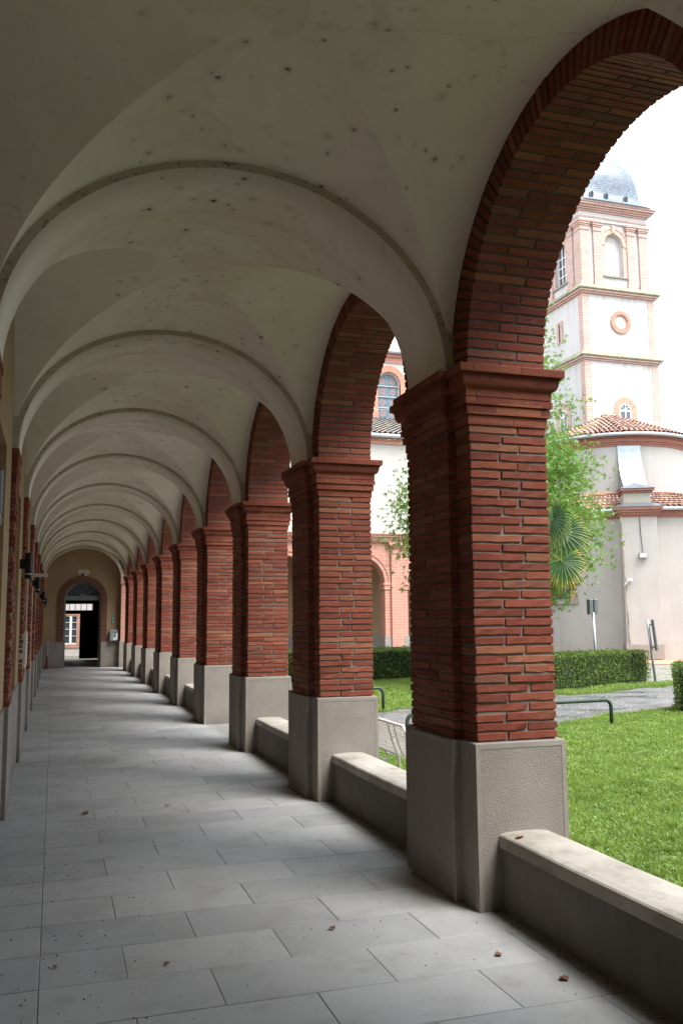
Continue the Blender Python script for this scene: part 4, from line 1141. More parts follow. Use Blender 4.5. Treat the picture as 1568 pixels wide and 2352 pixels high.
# ------------------------------------------------------------------ tree
def star(n_l=5):
    pts = []
    angs = [-90 + 0, -20, 35, 90, 145, 200]
    lob = [(-40, .62), (15, .95), (90, 1.15), (165, .95), (220, .62)]
    out = []
    for i, (a, r_) in enumerate(lob):
        a0 = R(a)
        out.append((math.cos(R(a - 17)) * r_ * .55, math.sin(R(a - 17)) * r_ * .55)); out.append((math.cos(a0) * r_, math.sin(a0) * r_)); out.append((math.cos(R(a + 17)) * r_ * .55, math.sin(R(a + 17)) * r_ * .55))
        if i < 4:
            am = R((a + lob[i + 1][0]) / 2); out.append((math.cos(am) * .27, math.sin(am) * .27))
    out.append((0, -.15)); return np.array(out)
ST = star()
def leaves_at(C, size, droop=.6, seed=3):
    r_ = np.random.default_rng(seed); n = len(C); k = len(ST)
    N_ = r_.normal(0, .75, (n, 3)); N_[:, 2] += .75; N_ /= np.linalg.norm(N_, axis=1)[:, None]
    T = r_.normal(0, 1, (n, 3)); T[:, 2] -= droop; T -= (T * N_).sum(1)[:, None] * N_; T /= np.linalg.norm(T, axis=1)[:, None]; B = np.cross(N_, T)
    s_ = (size * r_.uniform(.55, 1.2, n))[:, None, None]
    V = C[:, None, :] + (B[:, None, :] * ST[None, :, 0:1] + T[:, None, :] * ST[None, :, 1:2]) * s_
    V[:, :, 2] -= (np.abs(ST[None, :, 0]) * .25 * s_[:, :, 0])
    ctr = C[:, None, :] ; V = np.concatenate([ctr, V], 1)
    F_ = []; base = np.arange(n) * (k + 1)
    for i in range(k): F_.append(np.stack([base, base + 1 + i, base + 1 + (i + 1) % k], 1))
    return V.reshape(-1, 3), np.concatenate(F_)
TX, TY = 10.80, 20.6
tr = empty('broadleaf_tree', (TX, TY, G)); tr.scale = (1.08,) * 3; tag(tr, 'leafy tree with star-shaped leaves reaching out behind the nearest brick pier', 'tree')
def crad(z):
    return float(np.interp(z, [1.7, 2.4, 3.4, 4.4, 5.6, 7.2, 9.2, 10.6, 11.4], [1.0, 2.15, 2.95, 2.85, 2.3, 1.6, 1.3, .7, .15]))
tb = MB(); tb.tube([(0, 0, 0), (.03, 0, 1.2), (-.02, .02, 3), (.03, 0, 6), (0, 0, 9), (0, 0, 11)], [.17, .14, .12, .09, .05, .015], 10)
LC = []
for k in range(230):
    z = 1.9 + 9.4 * (k / 230) ** 1.05; a = k * 2.39996; rr = crad(z) * random.uniform(.75, 1.05) * (.74 if math.cos(a) < -.3 else 1) * (.8 if math.sin(a) < -.6 else 1) * (1.22 if z > 6 and k % 9 == 0 else 1)
    st = Vector((0, 0, min(10.8, z + .3 + rr * .18))); en = Vector((math.cos(a) * rr, math.sin(a) * rr, z + random.uniform(-.25, .2)))
    mid = (st + en) / 2 + Vector((0, 0, .22)); tb.tube([st, mid + Vector((random.gauss(0, .08), random.gauss(0, .08), .05)), en], [.020, .011, .003], 5)
    for q in range(280 if z < 5.3 else (150 if z < 6.2 else 85)):
        t = random.uniform(.25, 1.04) ** .45; p = (st.lerp(mid, t * 2) if t < .5 else mid.lerp(en, t * 2 - 1))
        sp = .16 + .20 * (1 - abs(t - .7))
        LC.append((p.x + random.gauss(0, sp), p.y + random.gauss(0, sp), p.z + random.gauss(-.05, .17)))
LC = np.array(LC); V, Fq = leaves_at(LC, .088)
tb.build('trunk', BARK, tr, smooth=True); npmesh('crown', V, Fq, LEAF, tr)

# ------------------------------------------------------------------ fan palm
pm = empty('fan_palm', (10.30, 17.95, G)); tag(pm, 'fan palm with yellowing leaf tips beside the nearest brick pier', 'palm')
mb = MB(); pts = []; rad = []
for i in range(28): pts.append((.02 * math.sin(i), .02 * math.cos(i * 1.3), i * .118)); rad.append(.13 + .02 * (i % 2))
mb.tube(pts, rad, 12); mb.build('trunk', BARK, pm)
def fan(hub, direc, updir, rad_, spread=250, n=26, seed=0, yellow=.8):
    r_ = random.Random(seed); V, Fq, UV = [], [], []
    d = Vector(direc).normalized(); u = Vector(updir); u = (u - d * u.dot(d)).normalized(); nrm = d.cross(u); hub = Vector(hub)
    for i in range(n):
        a = R(-spread / 2 + spread * i / (n - 1)); dr = d * math.cos(a) + u * math.sin(a); side = (-d * math.sin(a) + u * math.cos(a))
        L = rad_ * r_.uniform(.88, 1.05) * (1 - .12 * abs(a) / PI); b0 = len(V)
        wmax = rad_ * R(spread / n) * .30
        for q, (t, wf) in enumerate(((.04, .25), (.35, .9), (.62, 1.0), (.85, .55), (1, .03))):
            c = hub + dr * L * t + nrm * (.02 * math.sin(i * 3)) * t + Vector((0, 0, -.16 * rad_ * t ** 3 * (1.2 if t > .6 else 1)))
            for sg_ in (-1, 0, 1): V.append(tuple(c + side * wmax * wf * sg_ + nrm * (.012 * (0 if sg_ else 1)))); UV.append((t * yellow, 0))
        for q in range(4):
            for s_ in range(2): Fq.append((b0 + q * 3 + s_, b0 + q * 3 + 3 + s_, b0 + q * 3 + 4 + s_, b0 + q * 3 + 1 + s_))
    return V, Fq, UV
fans = [((.70, -.25, 3.66), (.42, -.22, -.62), (.80, -.48, .35), .70, 1.02), ((.66, -.3, 3.00), (.30, -.2, -.85), (.84, -.50, .12), .62, 1.10), ((.30, -.3, 3.85), (.80, -.46, .10), (.1, -.1, 1), .46, .95), 
        ((-.7, -.3, 3.6), (-.7, -.3, -.5), (0, .3, 1), .66, .95), ((-.5, .6, 3.9), (-.5, .8, -.2), (0, 0, 1), .66, .85), ((.3, .8, 4.0), (.3, .9, -.1), (0, 0, 1), .66, .8), ((0, .1, 4.6), (.1, .2, 1), (1, 0, 0), .6, .7),
        ((-.4, -.6, 4.2), (-.4, -.8, .1), (0, 0, 1), .62, .8), ((.2, -.75, 3.9), (.2, -.9, -.2), (0, 0, 1), .62, .9), ((-.8, .2, 4.3), (-.9, .2, .3), (0, 0, 1), .62, .8)]
for k, (hb, d, u, rd_, yl) in enumerate(fans):
    hb = (hb[0], hb[1], hb[2] - 0.0)
    V, Fq, UV = fan(hb, d, u, rd_, 215, 30, k, yl); fo = npmesh('frond', V, Fq, PALM, pm, smooth=False, uv=UV)
    s_ = MB(); s_.tube([(0, 0, 3.2), (hb[0] * .5, hb[1] * .5, (3.3 + hb[2]) / 2 + .12), hb], [.018, .014, .010], 6); s_.build('stalk', m_plain('palm_stalk', (.15, .2, .06), .5) if k == 0 else bpy.data.materials['palm_stalk'], fo)

# ------------------------------------------------------------------ hoop rails, bench, signs
def hoop(p0, p1, z, lab):
    r0 = Vector((p0[0], p0[1], G)); r1 = Vector((p1[0], p1[1], G)); d = (r1 - r0).normalized(); h = z - G; rad = .11
    root = empty('hoop_rail', tuple(r0)); pts = [Vector((0, 0, -.1)), Vector((0, 0, h - rad))]
    for a in range(15, 91, 15): pts.append(Vector((0, 0, h - rad)) + d * rad * (1 - math.cos(R(a))) + Vector((0, 0, rad * math.sin(R(a)))))
    L = (r1 - r0).length
    for a in range(0, 91, 15): pts.append(Vector((0, 0, h - rad)) + d * (L - rad + rad * math.sin(R(a))) + Vector((0, 0, rad * math.cos(R(a)))))
    pts.append(d * L + Vector((0, 0, -.1)))
    mb = MB(); mb.tube(pts, .030, 12); mb.build('bent_tube', DGREEN, root, smooth=True)
    mb = MB()
    for q in (Vector((0, 0, 0)), d * L): mb.lathe([(.075, -.01), (.075, .006), (.034, .012)], (q.x, q.y), 16)
    mb.build('ground_collar', DGREEN, root)
    tag(root, lab, 'rail', 'dark green hoop rails along the drive')
hoop((8.52, 12.45), (6.75, 12.33), .285, 'dark green hoop rail right of the nearest pier, beside the drive')
hoop((5.97, 16.03), (4.6, 16.15), .306, 'dark green hoop rail seen in the far lawn beyond the bench')
hoop((5.0, 12.42), (6.35, 12.40), .20, 'dark green hoop rail whose bent end shows just behind the white bench')

bn = empty('mesh_bench', (3.2, 8.3, G)); bn.location = (0, 0, 0); tag(bn, 'white perforated metal bench behind the near low wall', 'bench')
BY0, BY1 = 7.85, 9.35
prof = [(3.13, .655), (3.145, .60), (3.17, .50), (3.205, .40), (3.24, .335), (3.30, .300), (3.38, .292), (3.50, .30), (3.60, .315), (3.66, .31), (3.69, .28)]
prof = [(x, z - .05) for x, z in prof]
def bprof(t):
    L = [0]
    for a, b_ in zip(prof[:-1], prof[1:]): L.append(L[-1] + math.hypot(b_[0] - a[0], b_[1] - a[1]))
    s_ = t * L[-1]; return np.interp(s_, L, [p[0] for p in prof]), np.interp(s_, L, [p[1] for p in prof])
pn = MB(); NU, NV = 96, 46; thk = .0045
# slotted sheet: two crossing sets of strips leave the holes open
for k in range(NU + 1):
    y = BY0 + .03 + (BY1 - BY0 - .06) * k / NU; ring = []
    for q in range(NV + 1):
        x, z = bprof(q / NV); yy = y + .010 * ((q % 2) * 2 - 1) * .6
        ring.append([(x, yy - .0030, z), (x, yy + .0030, z), (x + .002, yy + .0030, z + .003), (x + .002, yy - .0030, z + .003)])
    pn.loft(ring)
for q in range(NV + 1):
    x, z = bprof(q / NV)
    pn.box(x - .001, x + .003, BY0 + .02, BY1 - .02, z - .0030, z + .0030)
pn.build('perforated_seat', WMETAL, bn)
fm = MB(); edge = [Vector((x, BY0, z)) for x, z in [bprof(q / 14) for q in range(15)]]; e2 = [Vector((p.x, BY1, p.z)) for p in edge]
path = [edge[-1] + Vector((0, .06, 0))] + [p for p in edge[::-1][:-1]] + [edge[0] + Vector((0, .04, .0)), e2[0] + Vector((0, -.04, 0))] + e2[1:] + [e2[-1] + Vector((0, -.06, 0))]
fm.tube(path, .013, 8); fm.tube([edge[-1] + Vector((0, .05, 0)), e2[-1] + Vector((0, -.05, 0))], .013, 8); fm.build('rim', WMETAL, bn, smooth=True)
st = MB()
for y in (8.28, 8.12, 8.95, 9.1):
    st.loft([[(bprof(q / 14)[0] - .010, y - .016, bprof(q / 14)[1] - .004), (bprof(q / 14)[0] - .010, y + .016, bprof(q / 14)[1] - .004), (bprof(q / 14)[0] - .002, y + .016, bprof(q / 14)[1] - .001), (bprof(q / 14)[0] - .002, y - .016, bprof(q / 14)[1] - .001)] for q in range(15)])
st.build('support_strap', WMETAL, bn)
for y in (8.26, 9.02):
    lg = MB()
    lg.tube([(3.225, y, .30), (3.235, y, .18), (3.20, y, G)], .017, 8); lg.tube([(3.46, y, .245), (3.34, y, .06), (3.20, y, G)], .015, 8)
    cur = [(3.36 + .045 * math.cos(R(a)), y, .17 + .045 * math.sin(R(a))) for a in range(200, 420, 20)]
    lg.tube(cur, .012, 8); lg.box(3.15, 3.52, y - .03, y + .03, G - .01, G + .012)
    lg.build('leg', WMETAL, bn, smooth=False)

s1 = empty('double_sign', (14.63, 22.0, G)); tag(s1, 'galvanised post carrying two grey sign boxes seen from behind, rising from the hedge', 'sign')
mb = MB(); mb.tube([(0, 0, 0), (-.025, 0, 1.86)], .036, 12); mb.build('post', GALV, s1, smooth=True)
for dx in (-.085, .075):
    mb = MB(); mb.box(dx - .07 - .02, dx + .07 - .02, -.05, .10, 1.80, 2.24, b=.02); mb.build('sign_box', SIGNB, s1)
s2 = empty('leaning_sign', (14.87, 19.72, G)); tag(s2, 'leaning galvanised post with a narrow green-backed sign panel and foot plate, right of the hedge', 'sign')
mb = MB(); mb.tube([(0, 0, 0), (-.135, .02, 1.64)], .033, 12); mb.build('post', GALV, s2, smooth=True)
mb = MB(); mb.tube([(0, 0, .03), (.16, -.09, .0)], .022, 8); mb.tube([(.16, -.09, 0.0), (.36, -.06, .03)], .018, 8); mb.build('foot', GALV, s2, smooth=True)
mb = MB(); mb.box(-.035, .035, -.30, .30, .84, 1.64, b=.02)
o = mb.build('panel', SIGNB, s2); o.rotation_euler = (0, R(-5), R(-36)); o.location = (.13, -.06, .02)
mb = MB(); mb.box(-.11, .02, -.02, .02, 1.50, 1.53); mb.box(-.05, .06, -.02, .02, .92, .95); mb.build('clamp', GALV, s2)

# ------------------------------------------------------------------ far wing of the cloister
wg = empty('cloister_wing', (0, 34, 0)); wg.location = (0, 0, 0); tag(wg, 'far two-storey wing with brick arcade, pale upper wall and grey tiled roof', 'building'); WY = 34.0; WX0 = 12.81
mb = MB()
for k in range(-3, 2):
    xc = WX0 + BAY * k + 1.0 + (BAY - 1.0) / 2
    arch_hole_wall(mb, xc - BAY / 2, xc + BAY / 2, -.1, 4.74, xc, (BAY - 1.0) / 2, ZC, WY, WY + .55)
arc = mb.build('arcade_wall', FARB, wg)
for k in range(-3, 3):
    x0 = WX0 + BAY * k
    pz = MB(); pz.box(x0 + .26, x0 + .76, WY - .10, WY + .01, -.1, 4.28); pz.box(x0 + .23, x0 + .79, WY - .13, WY + .01, 4.28, 4.33); pz.box(x0 + .26, x0 + .76, WY - .10, WY + .01, 4.33, 4.48)
    for i, (o, z0, z1) in enumerate(((.03, 4.48, 4.54), (.07, 4.54, 4.62), (.12, 4.62, 4.74))): pz.box(x0 + .26 - o, x0 + .76 + o, WY - .10 - o, WY + .01, z0, z1)
    pzo = pz.build('pilaster', FARB, wg)
    for (a0, a1) in ((x0 - .07, x0 + .25), (x0 + .77, x0 + 1.07)):
        cpx = MB(); cpx.box(a0, a1, WY - .06, WY + .58, ZC - .10, ZC); cpx.box(a0 + .03, a1 - .0, WY - .035, WY + .57, ZC - .28, ZC - .10)
        cpx.build('impost', FARB, pzo)
    for a0, a1 in ((-.03, .26), (.76, 1.03)): plx = MB(); plx.box(x0 + a0, x0 + a1, WY - .03, WY + .58, -.1, ZP); plx.build('plinth', SSTONE, pzo)
am = MB()
for k in range(-3, 2):
    xc = WX0 + BAY * k + 1.0 + (BAY - 1.0) / 2
    arch_band(am, xc, (BAY - 1) / 2 + .16, (BAY - 1) / 2 + .24, ZC, ZC, WY - .03, WY + .005, legs=False, n=30)
am.build('arch_moulding', FARB, arc)
mb = MB(); xa, xb_ = 3.2, 20.3
for o, z0, z1 in ((.03, 4.74, 4.80), (.06, 4.80, 4.88), (.10, 4.88, 4.95), (.16, 4.95, 5.03), (.20, 5.03, 5.09)): mb.box(xa, xb_, WY - .08 - o, WY + .3, z0, z1)
mb.build('cornice', FARB, wg)
mb = MB(); mb.box(xa, xb_, WY + .005, WY + .3, 5.09, 8.84); mb.build('upper_wall', WINGW, wg)
mb = MB(); mb.box(xa, xb_, WY - .05, WY + .3, 8.84, 9.0); mb.box(xa, xb_, WY - .12, WY + .3, 9.0, 9.12); mb.build('eaves_brick', FARB, wg)
mb = MB(); mb.box(xa, xb_, WY + 3.2, WY + 3.4, 0, 4.8); mb.build('gallery_back_wall', TAN, wg)
mb = MB(); mb.box(xa, xb_, WY + 3.14, WY + 3.2, 0, .95); mb.build('gallery_dado', STONE, wg)
mb = MB(); mb.box(xa, xb_, WY + .3, WY + 3.3, 4.6, 4.75); mb.build('gallery_ceiling', PLASTER, wg)
mb = MB(); mb.box(xa, xb_, WY - .0, WY + 3.3, -.2, -.02); mb.build('gallery_floor', SLAB, wg)
def gutter(pts, r_=.09):
    mb = MB(); mb.tube(pts, r_, 10); return mb
gutter([(xa, WY - .26, 9.16), (xb_, WY - .26, 9.16)]).build('gutter', GALV, wg, smooth=True)
def tile_slope(x0, x1, y0, y1, z0, z1, pitch=.235, ts=.42, cover_r=.085):
    """canal tiles: rows of separate half-round cover tiles laid up the slope"""
    V, Fq = [], []; n = int((x1 - x0) / pitch); L = math.hypot(y1 - y0, z1 - z0); m_ = int(L / ts); k = 5; o_ = 0
    sy, sz = (y1 - y0) / L, (z1 - z0) / L
    for i in range(n):
        xc = x0 + pitch * (i + .5)
        for j in range(m_):
            s0, s1 = j * ts, (j + 1) * ts + .05; lift = random.uniform(0, .012)
            for (s_, rr, lf) in ((s0, cover_r * 1.06, .035 + lift), (s1, cover_r * .86, .012)):
                for q in range(k + 1):
                    a = PI * q / k; h = rr * math.sin(a) + lf
                    V.append((xc - rr * math.cos(a) * 1.15, y0 + sy * s_ - sz * h, z0 + sz * s_ + sy * h))
            for q in range(k): Fq.append((o_ + q, o_ + q + 1, o_ + k + 2 + q, o_ + k + 1 + q))
            o_ += 2 * (k + 1)
    b0 = o_; V += [(x0, y0, z0), (x1, y0, z0), (x1, y1, z1), (x0, y1, z1)]; Fq.append((b0, b0 + 1, b0 + 2, b0 + 3))
    return np.array(V), np.array(Fq)
V, Fq = tile_slope(11.5, 18.5, WY - .3, 40.9, 9.2, 11.55); npmesh('roof', V, Fq, TILEG, wg)
mb = MB(); mb.box(xa, 11.5, WY - .3, 41, 9.2, 9.3); mb.box(18.5, xb_, WY + .3, 41, 9.2, 9.3); mb.build('roof_edge', TILEG, wg)

ch = empty('church_nave', (0, 41, 0)); ch.location = (0, 0, 0); tag(ch, 'tall church nave wall with an arched stained glass window above the wing roof', 'church'); NY = 41.0
mb = MB(); WXC = 15.82; WR = .56
arch_hole_wall(mb, 13.0, 18.6, 8.5, 14.56, WXC, WR + .06, 13.48, NY, NY + .5, zb=11.62); mb.box(18.6, 24.4, NY, NY + .5, 8.5, 14.56)
mb.build('wall', WINGW, ch)
mb = MB(); mb.box(13.0, 24.4, NY - .06, NY + .5, 14.56, 14.85); mb.box(13.0, 24.4, NY - .16, NY + .5, 14.85, 15.0); mb.build('eaves_brick', FARB, ch)
gutter([(13, NY - .3, 15.08), (24.4, NY - .3, 15.08)], .1).build('gutter', GALV, ch, smooth=True)
mb = MB(); mb.add([(13, NY - .35, 15.1), (24.4, NY - .35, 15.1), (24.4, NY + 7, 18), (13, NY + 7, 18), (13, NY + 14, 15.1), (24.4, NY + 14, 15.1)], [(0, 1, 2, 3), (3, 2, 5, 4), (0, 3, 4), (1, 5, 2)]); mb.build('roof', TILE, ch)
mb = MB(); arch_band(mb, WXC, WR + .06, WR + .36, 13.48, 11.7, NY - .03, NY + .12); mb.build('window_surround', m_vouss('nave_brick', (.60, .22, .14), (.50, .17, .11), (.58, .42, .34), WXC, 13.48, 34), ch)
wi = MB(); arch_band(wi, WXC, WR - .015, WR + .06, 13.48, 11.66, NY + .16, NY + .24)
for z in (12.23, 12.80, 13.36): wi.box(WXC - WR, WXC + WR, NY + .15, NY + .19, z, z + .035)
wi.box(WXC - WR - .1, WXC + WR + .1, NY + .1, NY + .24, 11.60, 11.68); wio = wi.build('window', CREAM, ch)
k = 24; gl = MB(); gl.add([(WXC - WR, NY + .2, 11.66), (WXC + WR, NY + .2, 11.66)] + [(WXC + WR * math.cos(PI * i / k), NY + .2, 13.48 + WR * math.sin(PI * i / k)) for i in range(k + 1)], [tuple(range(k + 3))]); gl.build('glass', STAINED, wio)
mb = MB(); mb.tube([(13, NY - .5, 12.0), (18, NY - .5, 11.95)], .018, 6); mb.build('cable', GALV, ch)

# ------------------------------------------------------------------ apse
ap = empty('church_apse', (25.5, 36.4, 0)); ap.location = (0, 0, 0); tag(ap, 'rounded church apse in two tiers with canal tile roofs, buttress and zinc apron', 'church')
AC = np.array([25.5, 36.4]); AR = 3.83
def ringpts(r_, z, n=48): return [(AC[0] + r_ * math.cos(2 * PI * k / n), AC[1] + r_ * math.sin(2 * PI * k / n), z) for k in range(n)]
mb = MB(); mb.loft([ringpts(AR - .33, 5.5), ringpts(AR - .33, 9.22)]); up_w = mb.build('upper_wall', APSEW, ap, smooth=False)
def m_ringbrick():
    mt, n, b = mat('eaves_course_brick'); p = pos(n); s = n.nodes.new('ShaderNodeSeparateXYZ'); n.links.new(p, s.inputs[0])
    a = math_(n, 'MULTIPLY', math_(n, 'ARCTAN2', math_(n, 'SUBTRACT', s.outputs[1], float(AC[1])), math_(n, 'SUBTRACT', s.outputs[0], float(AC[0]))), AR)
    cb = n.nodes.new('ShaderNodeCombineXYZ'); n.links.new(a, cb.inputs[0]); n.links.new(s.outputs[2], cb.inputs[1])
    t = n.nodes.new('ShaderNodeTexBrick'); t.inputs['Scale'].default_value = 1; t.inputs['Brick Width'].default_value = .3; t.inputs['Row Height'].default_value = .06; t.inputs['Mortar Size'].default_value = .008
    t.inputs['Color1'].default_value = (.33, .12, .085, 1); t.inputs['Color2'].default_value = (.26, .09, .065, 1); t.inputs['Mortar'].default_value = (.36, .24, .19, 1)
    n.links.new(cb.outputs[0], t.inputs[0]); n.links.new(t.outputs['Color'], b.inputs['Base Color']); return mt
RINGB = m_ringbrick()
mb = MB()
for r0, z0, z1 in ((.29, 9.20, 9.30), (.24, 9.30, 9.38), (.19, 9.38, 9.56), (.10, 9.56, 9.64)): mb.loft([ringpts(AR - r0, z0), ringpts(AR - r0, z1)])
mb.build('eaves_brick', RINGB, ap)
mb = MB(); gp = ringpts(AR + .02, 9.70); mb.tube(gp + [gp[0]], .085, 10); mb.build('gutter', GALV, ap, smooth=True)
def cone_tiles(r0, r1, z0, z1, a0, a1, n, C=AC, top=None, rowlen=.40, cr=.085):
    V, Fq = [], []; o_ = 0; k = 5; L = math.hypot(r1 - r0, z1 - z0); m_ = max(1, int(L / rowlen))
    for j in range(m_):
        t0, t1 = j / m_, (j + 1.12) / m_
        rj = r0 + (r1 - r0) * t0; nn = max(6, int(n * rj / r0)) if True else n
        for i in range(nn):
            a = a0 + (a1 - a0) * (i + .5) / nn; jit = random.uniform(0, .012)
            for t, rr, lf in ((t0, cr * 1.05, .04 + jit), (t1, cr * .85, .015)):
                r_ = r0 + (r1 - r0) * t; z = z0 + (z1 - z0) * t; cx, cy = C[0] + r_ * math.cos(a), C[1] + r_ * math.sin(a)
                for q in range(k + 1):
                    b_ = PI * q / k; h = rr * math.sin(b_) + lf; w_ = -rr * math.cos(b_) * 1.15
                    V.append((cx - math.sin(a) * w_, cy + math.cos(a) * w_, z + h))
            for q in range(k): Fq.append((o_ + q, o_ + q + 1, o_ + k + 2 + q, o_ + k + 1 + q))
            o_ += 2 * (k + 1)
    nb = 40; b0 = o_
    for q in range(nb + 1):
        a = a0 + (a1 - a0) * q / nb
        V.append((C[0] + r0 * math.cos(a), C[1] + r0 * math.sin(a), z0)); V.append((C[0] + r1 * math.cos(a), C[1] + r1 * math.sin(a), z1))
    for q in range(nb): Fq.append((b0 + 2 * q, b0 + 2 * q + 2, b0 + 2 * q + 3, b0 + 2 * q + 1))
    return np.array(V), np.array(Fq)
APX = 11.35
V, Fq = cone_tiles(AR + .08, .12, 9.74, APX, PI, 2 * PI + .6, 62); rf = npmesh('roof', V, Fq, TILE, ap)
mb = MB(); he = Vector((24.05, 33.0, 9.86)); h0 = Vector((AC[0] - .15, AC[1], APX + .02)); d = he - h0; nseg = 11
for i in range(nseg):
    p0, p1 = h0 + d * (i / nseg), h0 + d * ((i + 1.15) / nseg); mb.tube([p0, p1], [.10, .13], 8)
mb.build('ridge_tile', TILE, rf)
mb = MB(); mb.lathe([(.3, APX - .1), (.28, APX + .06), (.1, APX + .16), (.01, APX + .18)], (AC[0] - .1, AC[1]), 12); mb.build('roof_cap', MOSS, rf)
# lower tier: faceted wall
LP = [(18.6, 36.6), (20.55, 34.45), (22.85, 31.2), (26.4, 29.95), (29.6, 31.5), (31.5, 35)]
def tier(mb, off, z0, z1, mi=0):
    cx, cy = 25.6, 37.0
    pts = []
    for x, y in LP:
        d_ = math.hypot(x - cx, y - cy); pts.append((x + (x - cx) / d_ * off, y + (y - cy) / d_ * off))
    vs_ = [p for x, y in pts for p in ((x, y, z0), (x, y, z1))]
    mb.add(vs_, [(2 * i, 2 * i + 2, 2 * i + 3, 2 * i + 1) for i in range(len(pts) - 1)], mi)
    ins = [(cx + (x - cx) * .9, cy + (y - cy) * .9) for x, y in pts]
    for zz in (z0, z1):
        vs_ = [p for a, b_ in zip(pts, ins) for p in ((a[0], a[1], zz), (b_[0], b_[1], zz))]
        mb.add(vs_, [(2 * i, 2 * i + 2, 2 * i + 3, 2 * i + 1) for i in range(len(pts) - 1)], mi)
mb = MB(); tier(mb, 0, -.2, 5.72); lwl = mb.build('lower_wall', APSEW, ap)
mb = MB(); tier(mb, .05, -.2, .62); mb.build('wall_base', m_facade('wall_foot', (.43, .40, .36), .5), ap)
mb = MB(); tier(mb, .05, 5.72, 5.82); tier(mb, .10, 5.82, 5.92); tier(mb, .16, 5.92, 6.02); mb.build('lower_eaves_brick', FARB_D if False else m_brick_tex('dark_red_brick', (.33, .12, .085), (.26, .09, .065), (.36, .26, .21)), ap)
gp = []
for x, y in LP:
    d_ = math.hypot(x - 25.6, y - 37); gp.append((x + (x - 25.6) / d_ * .28, y + (y - 37) / d_ * .28, 6.06))
for a, b_ in ((gp[0], gp[1]), (gp[1], gp[2]), (gp[2], gp[3]), (gp[3], gp[4])): pass
mb = MB(); mb.tube(gp, .075, 8); mb.build('lower_gutter', GALV, ap, smooth=True)
# lower roof facets with canal tiles, from the eaves to the drum
V, Fq, o_ = [], [], 0
for (x0, y0, _), (x1, y1, _) in zip(gp[:-1], gp[1:]):
    L = math.hypot(x1 - x0, y1 - y0); n = int(L / .235)
    for i in range(n):
        t = (i + .5) / n; bx_, by_ = x0 + (x1 - x0) * t, y0 + (y1 - y0) * t
        dx, dy = AC[0] - bx_, AC[1] - by_; dl_ = math.hypot(dx, dy); ux, uy = dx / dl_, dy / dl_; run = dl_ - (AR - .33); rows = max(2, int(run / .36))
        tx, ty = (x1 - x0) / L, (y1 - y0) / L
        for j in range(rows):
            for s_, rr, lf in ((j / rows, .09, .045 + random.uniform(0, .012)), ((j + 1.12) / rows, .072, .015)):
                cx, cy, z = bx_ + ux * run * s_, by_ + uy * run * s_, 6.10 + s_ * .95; sh = 1 - .42 * s_
                for q in range(6):
                    a = PI * q / 5; w_ = -rr * math.cos(a) * 1.15 * sh; V.append((cx + tx * w_, cy + ty * w_, z + rr * math.sin(a) + lf))
            for q in range(5): Fq.append((o_ + q, o_ + q + 1, o_ + 7 + q, o_ + 6 + q))
            o_ += 12
    rr_ = AR - .34
    def inn(x, y): d_ = math.hypot(x - AC[0], y - AC[1]); return (AC[0] + (x - AC[0]) / d_ * rr_, AC[1] + (y - AC[1]) / d_ * rr_, 7.05)
    nb = 8
    for q in range(nb):
        pa_, pb_ = [(x0 + (x1 - x0) * t, y0 + (y1 - y0) * t) for t in (q / nb, (q + 1) / nb)]
        V += [(pa_[0], pa_[1], 6.09), (pb_[0], pb_[1], 6.09), inn(*pb_), inn(*pa_)]; Fq.append((o_, o_ + 1, o_ + 2, o_ + 3)); o_ += 4
npmesh('lower_roof', np.array(V), np.array(Fq), TILE, ap)
mb = MB()   # flashing where the lower roof meets the drum
mb.loft([ringpts(AR - .25, 7.04), ringpts(AR - .27, 7.16), ringpts(AR - .325, 7.18)], caps=False); mb.build('flashing', m_plain('terracotta_flashing', (.52, .28, .20), .6), ap)
# buttress
bt = empty('buttress', (22.95, 31.1, 0), R(-27)); bt.parent = ap
mb = MB(); mb.box(-.70, .70, -.42, .8, -.1, 5.70, b=.01); mb.build('shaft', APSEW, bt)
mb = MB(); mb.box(-.74, .74, -.46, .5, -.1, .5, b=.01); mb.build('foot', SSTONE, bt)
mb = MB()
for o, z0, z1 in ((.04, 5.70, 5.78), (.10, 5.78, 5.88), (.17, 5.88, 5.99), (.24, 5.99, 6.10)): mb.box(-.70 - o, .70 + o, -.42 - o, .8, z0, z1)
mb.build('brick_band', bpy.data.materials['dark_red_brick'], bt)
mb = MB(); mb.add([(-.97, -.69, 6.10), (.97, -.69, 6.10), (.97, .8, 6.10), (-.97, .8, 6.10), (-.58, -.30, 6.30), (.58, -.30, 6.30), (.58, .8, 6.30), (-.58, .8, 6.30)], [(0, 1, 5, 4), (1, 2, 6, 5), (3, 0, 4, 7), (4, 5, 6, 7), (2, 3, 7, 6)]); mb.build('zinc_skirt', ZINC, bt)
mb = MB(); mb.box(-.54, .54, -.26, .7, 6.28, 6.72); mb.build('upper_block', m_facade('old_block', (.40, .37, .31), .6, 2), bt)
mb = MB(); mb.box(-.60, .60, -.32, .75, 6.72, 6.80); mb.box(-.68, .68, -.40, .8, 6.80, 6.90); mb.build('upper_band', bpy.data.materials['dark_red_brick'], bt)
mb = MB(); mb.add([(-.72, -.44, 6.90), (.72, -.44, 6.90), (.72, .84, 6.90), (-.72, .84, 6.90), (0, .2, 7.22)], [(0, 1, 4), (1, 2, 4), (2, 3, 4), (3, 0, 4)]); mb.build('cap', ZINC, bt)
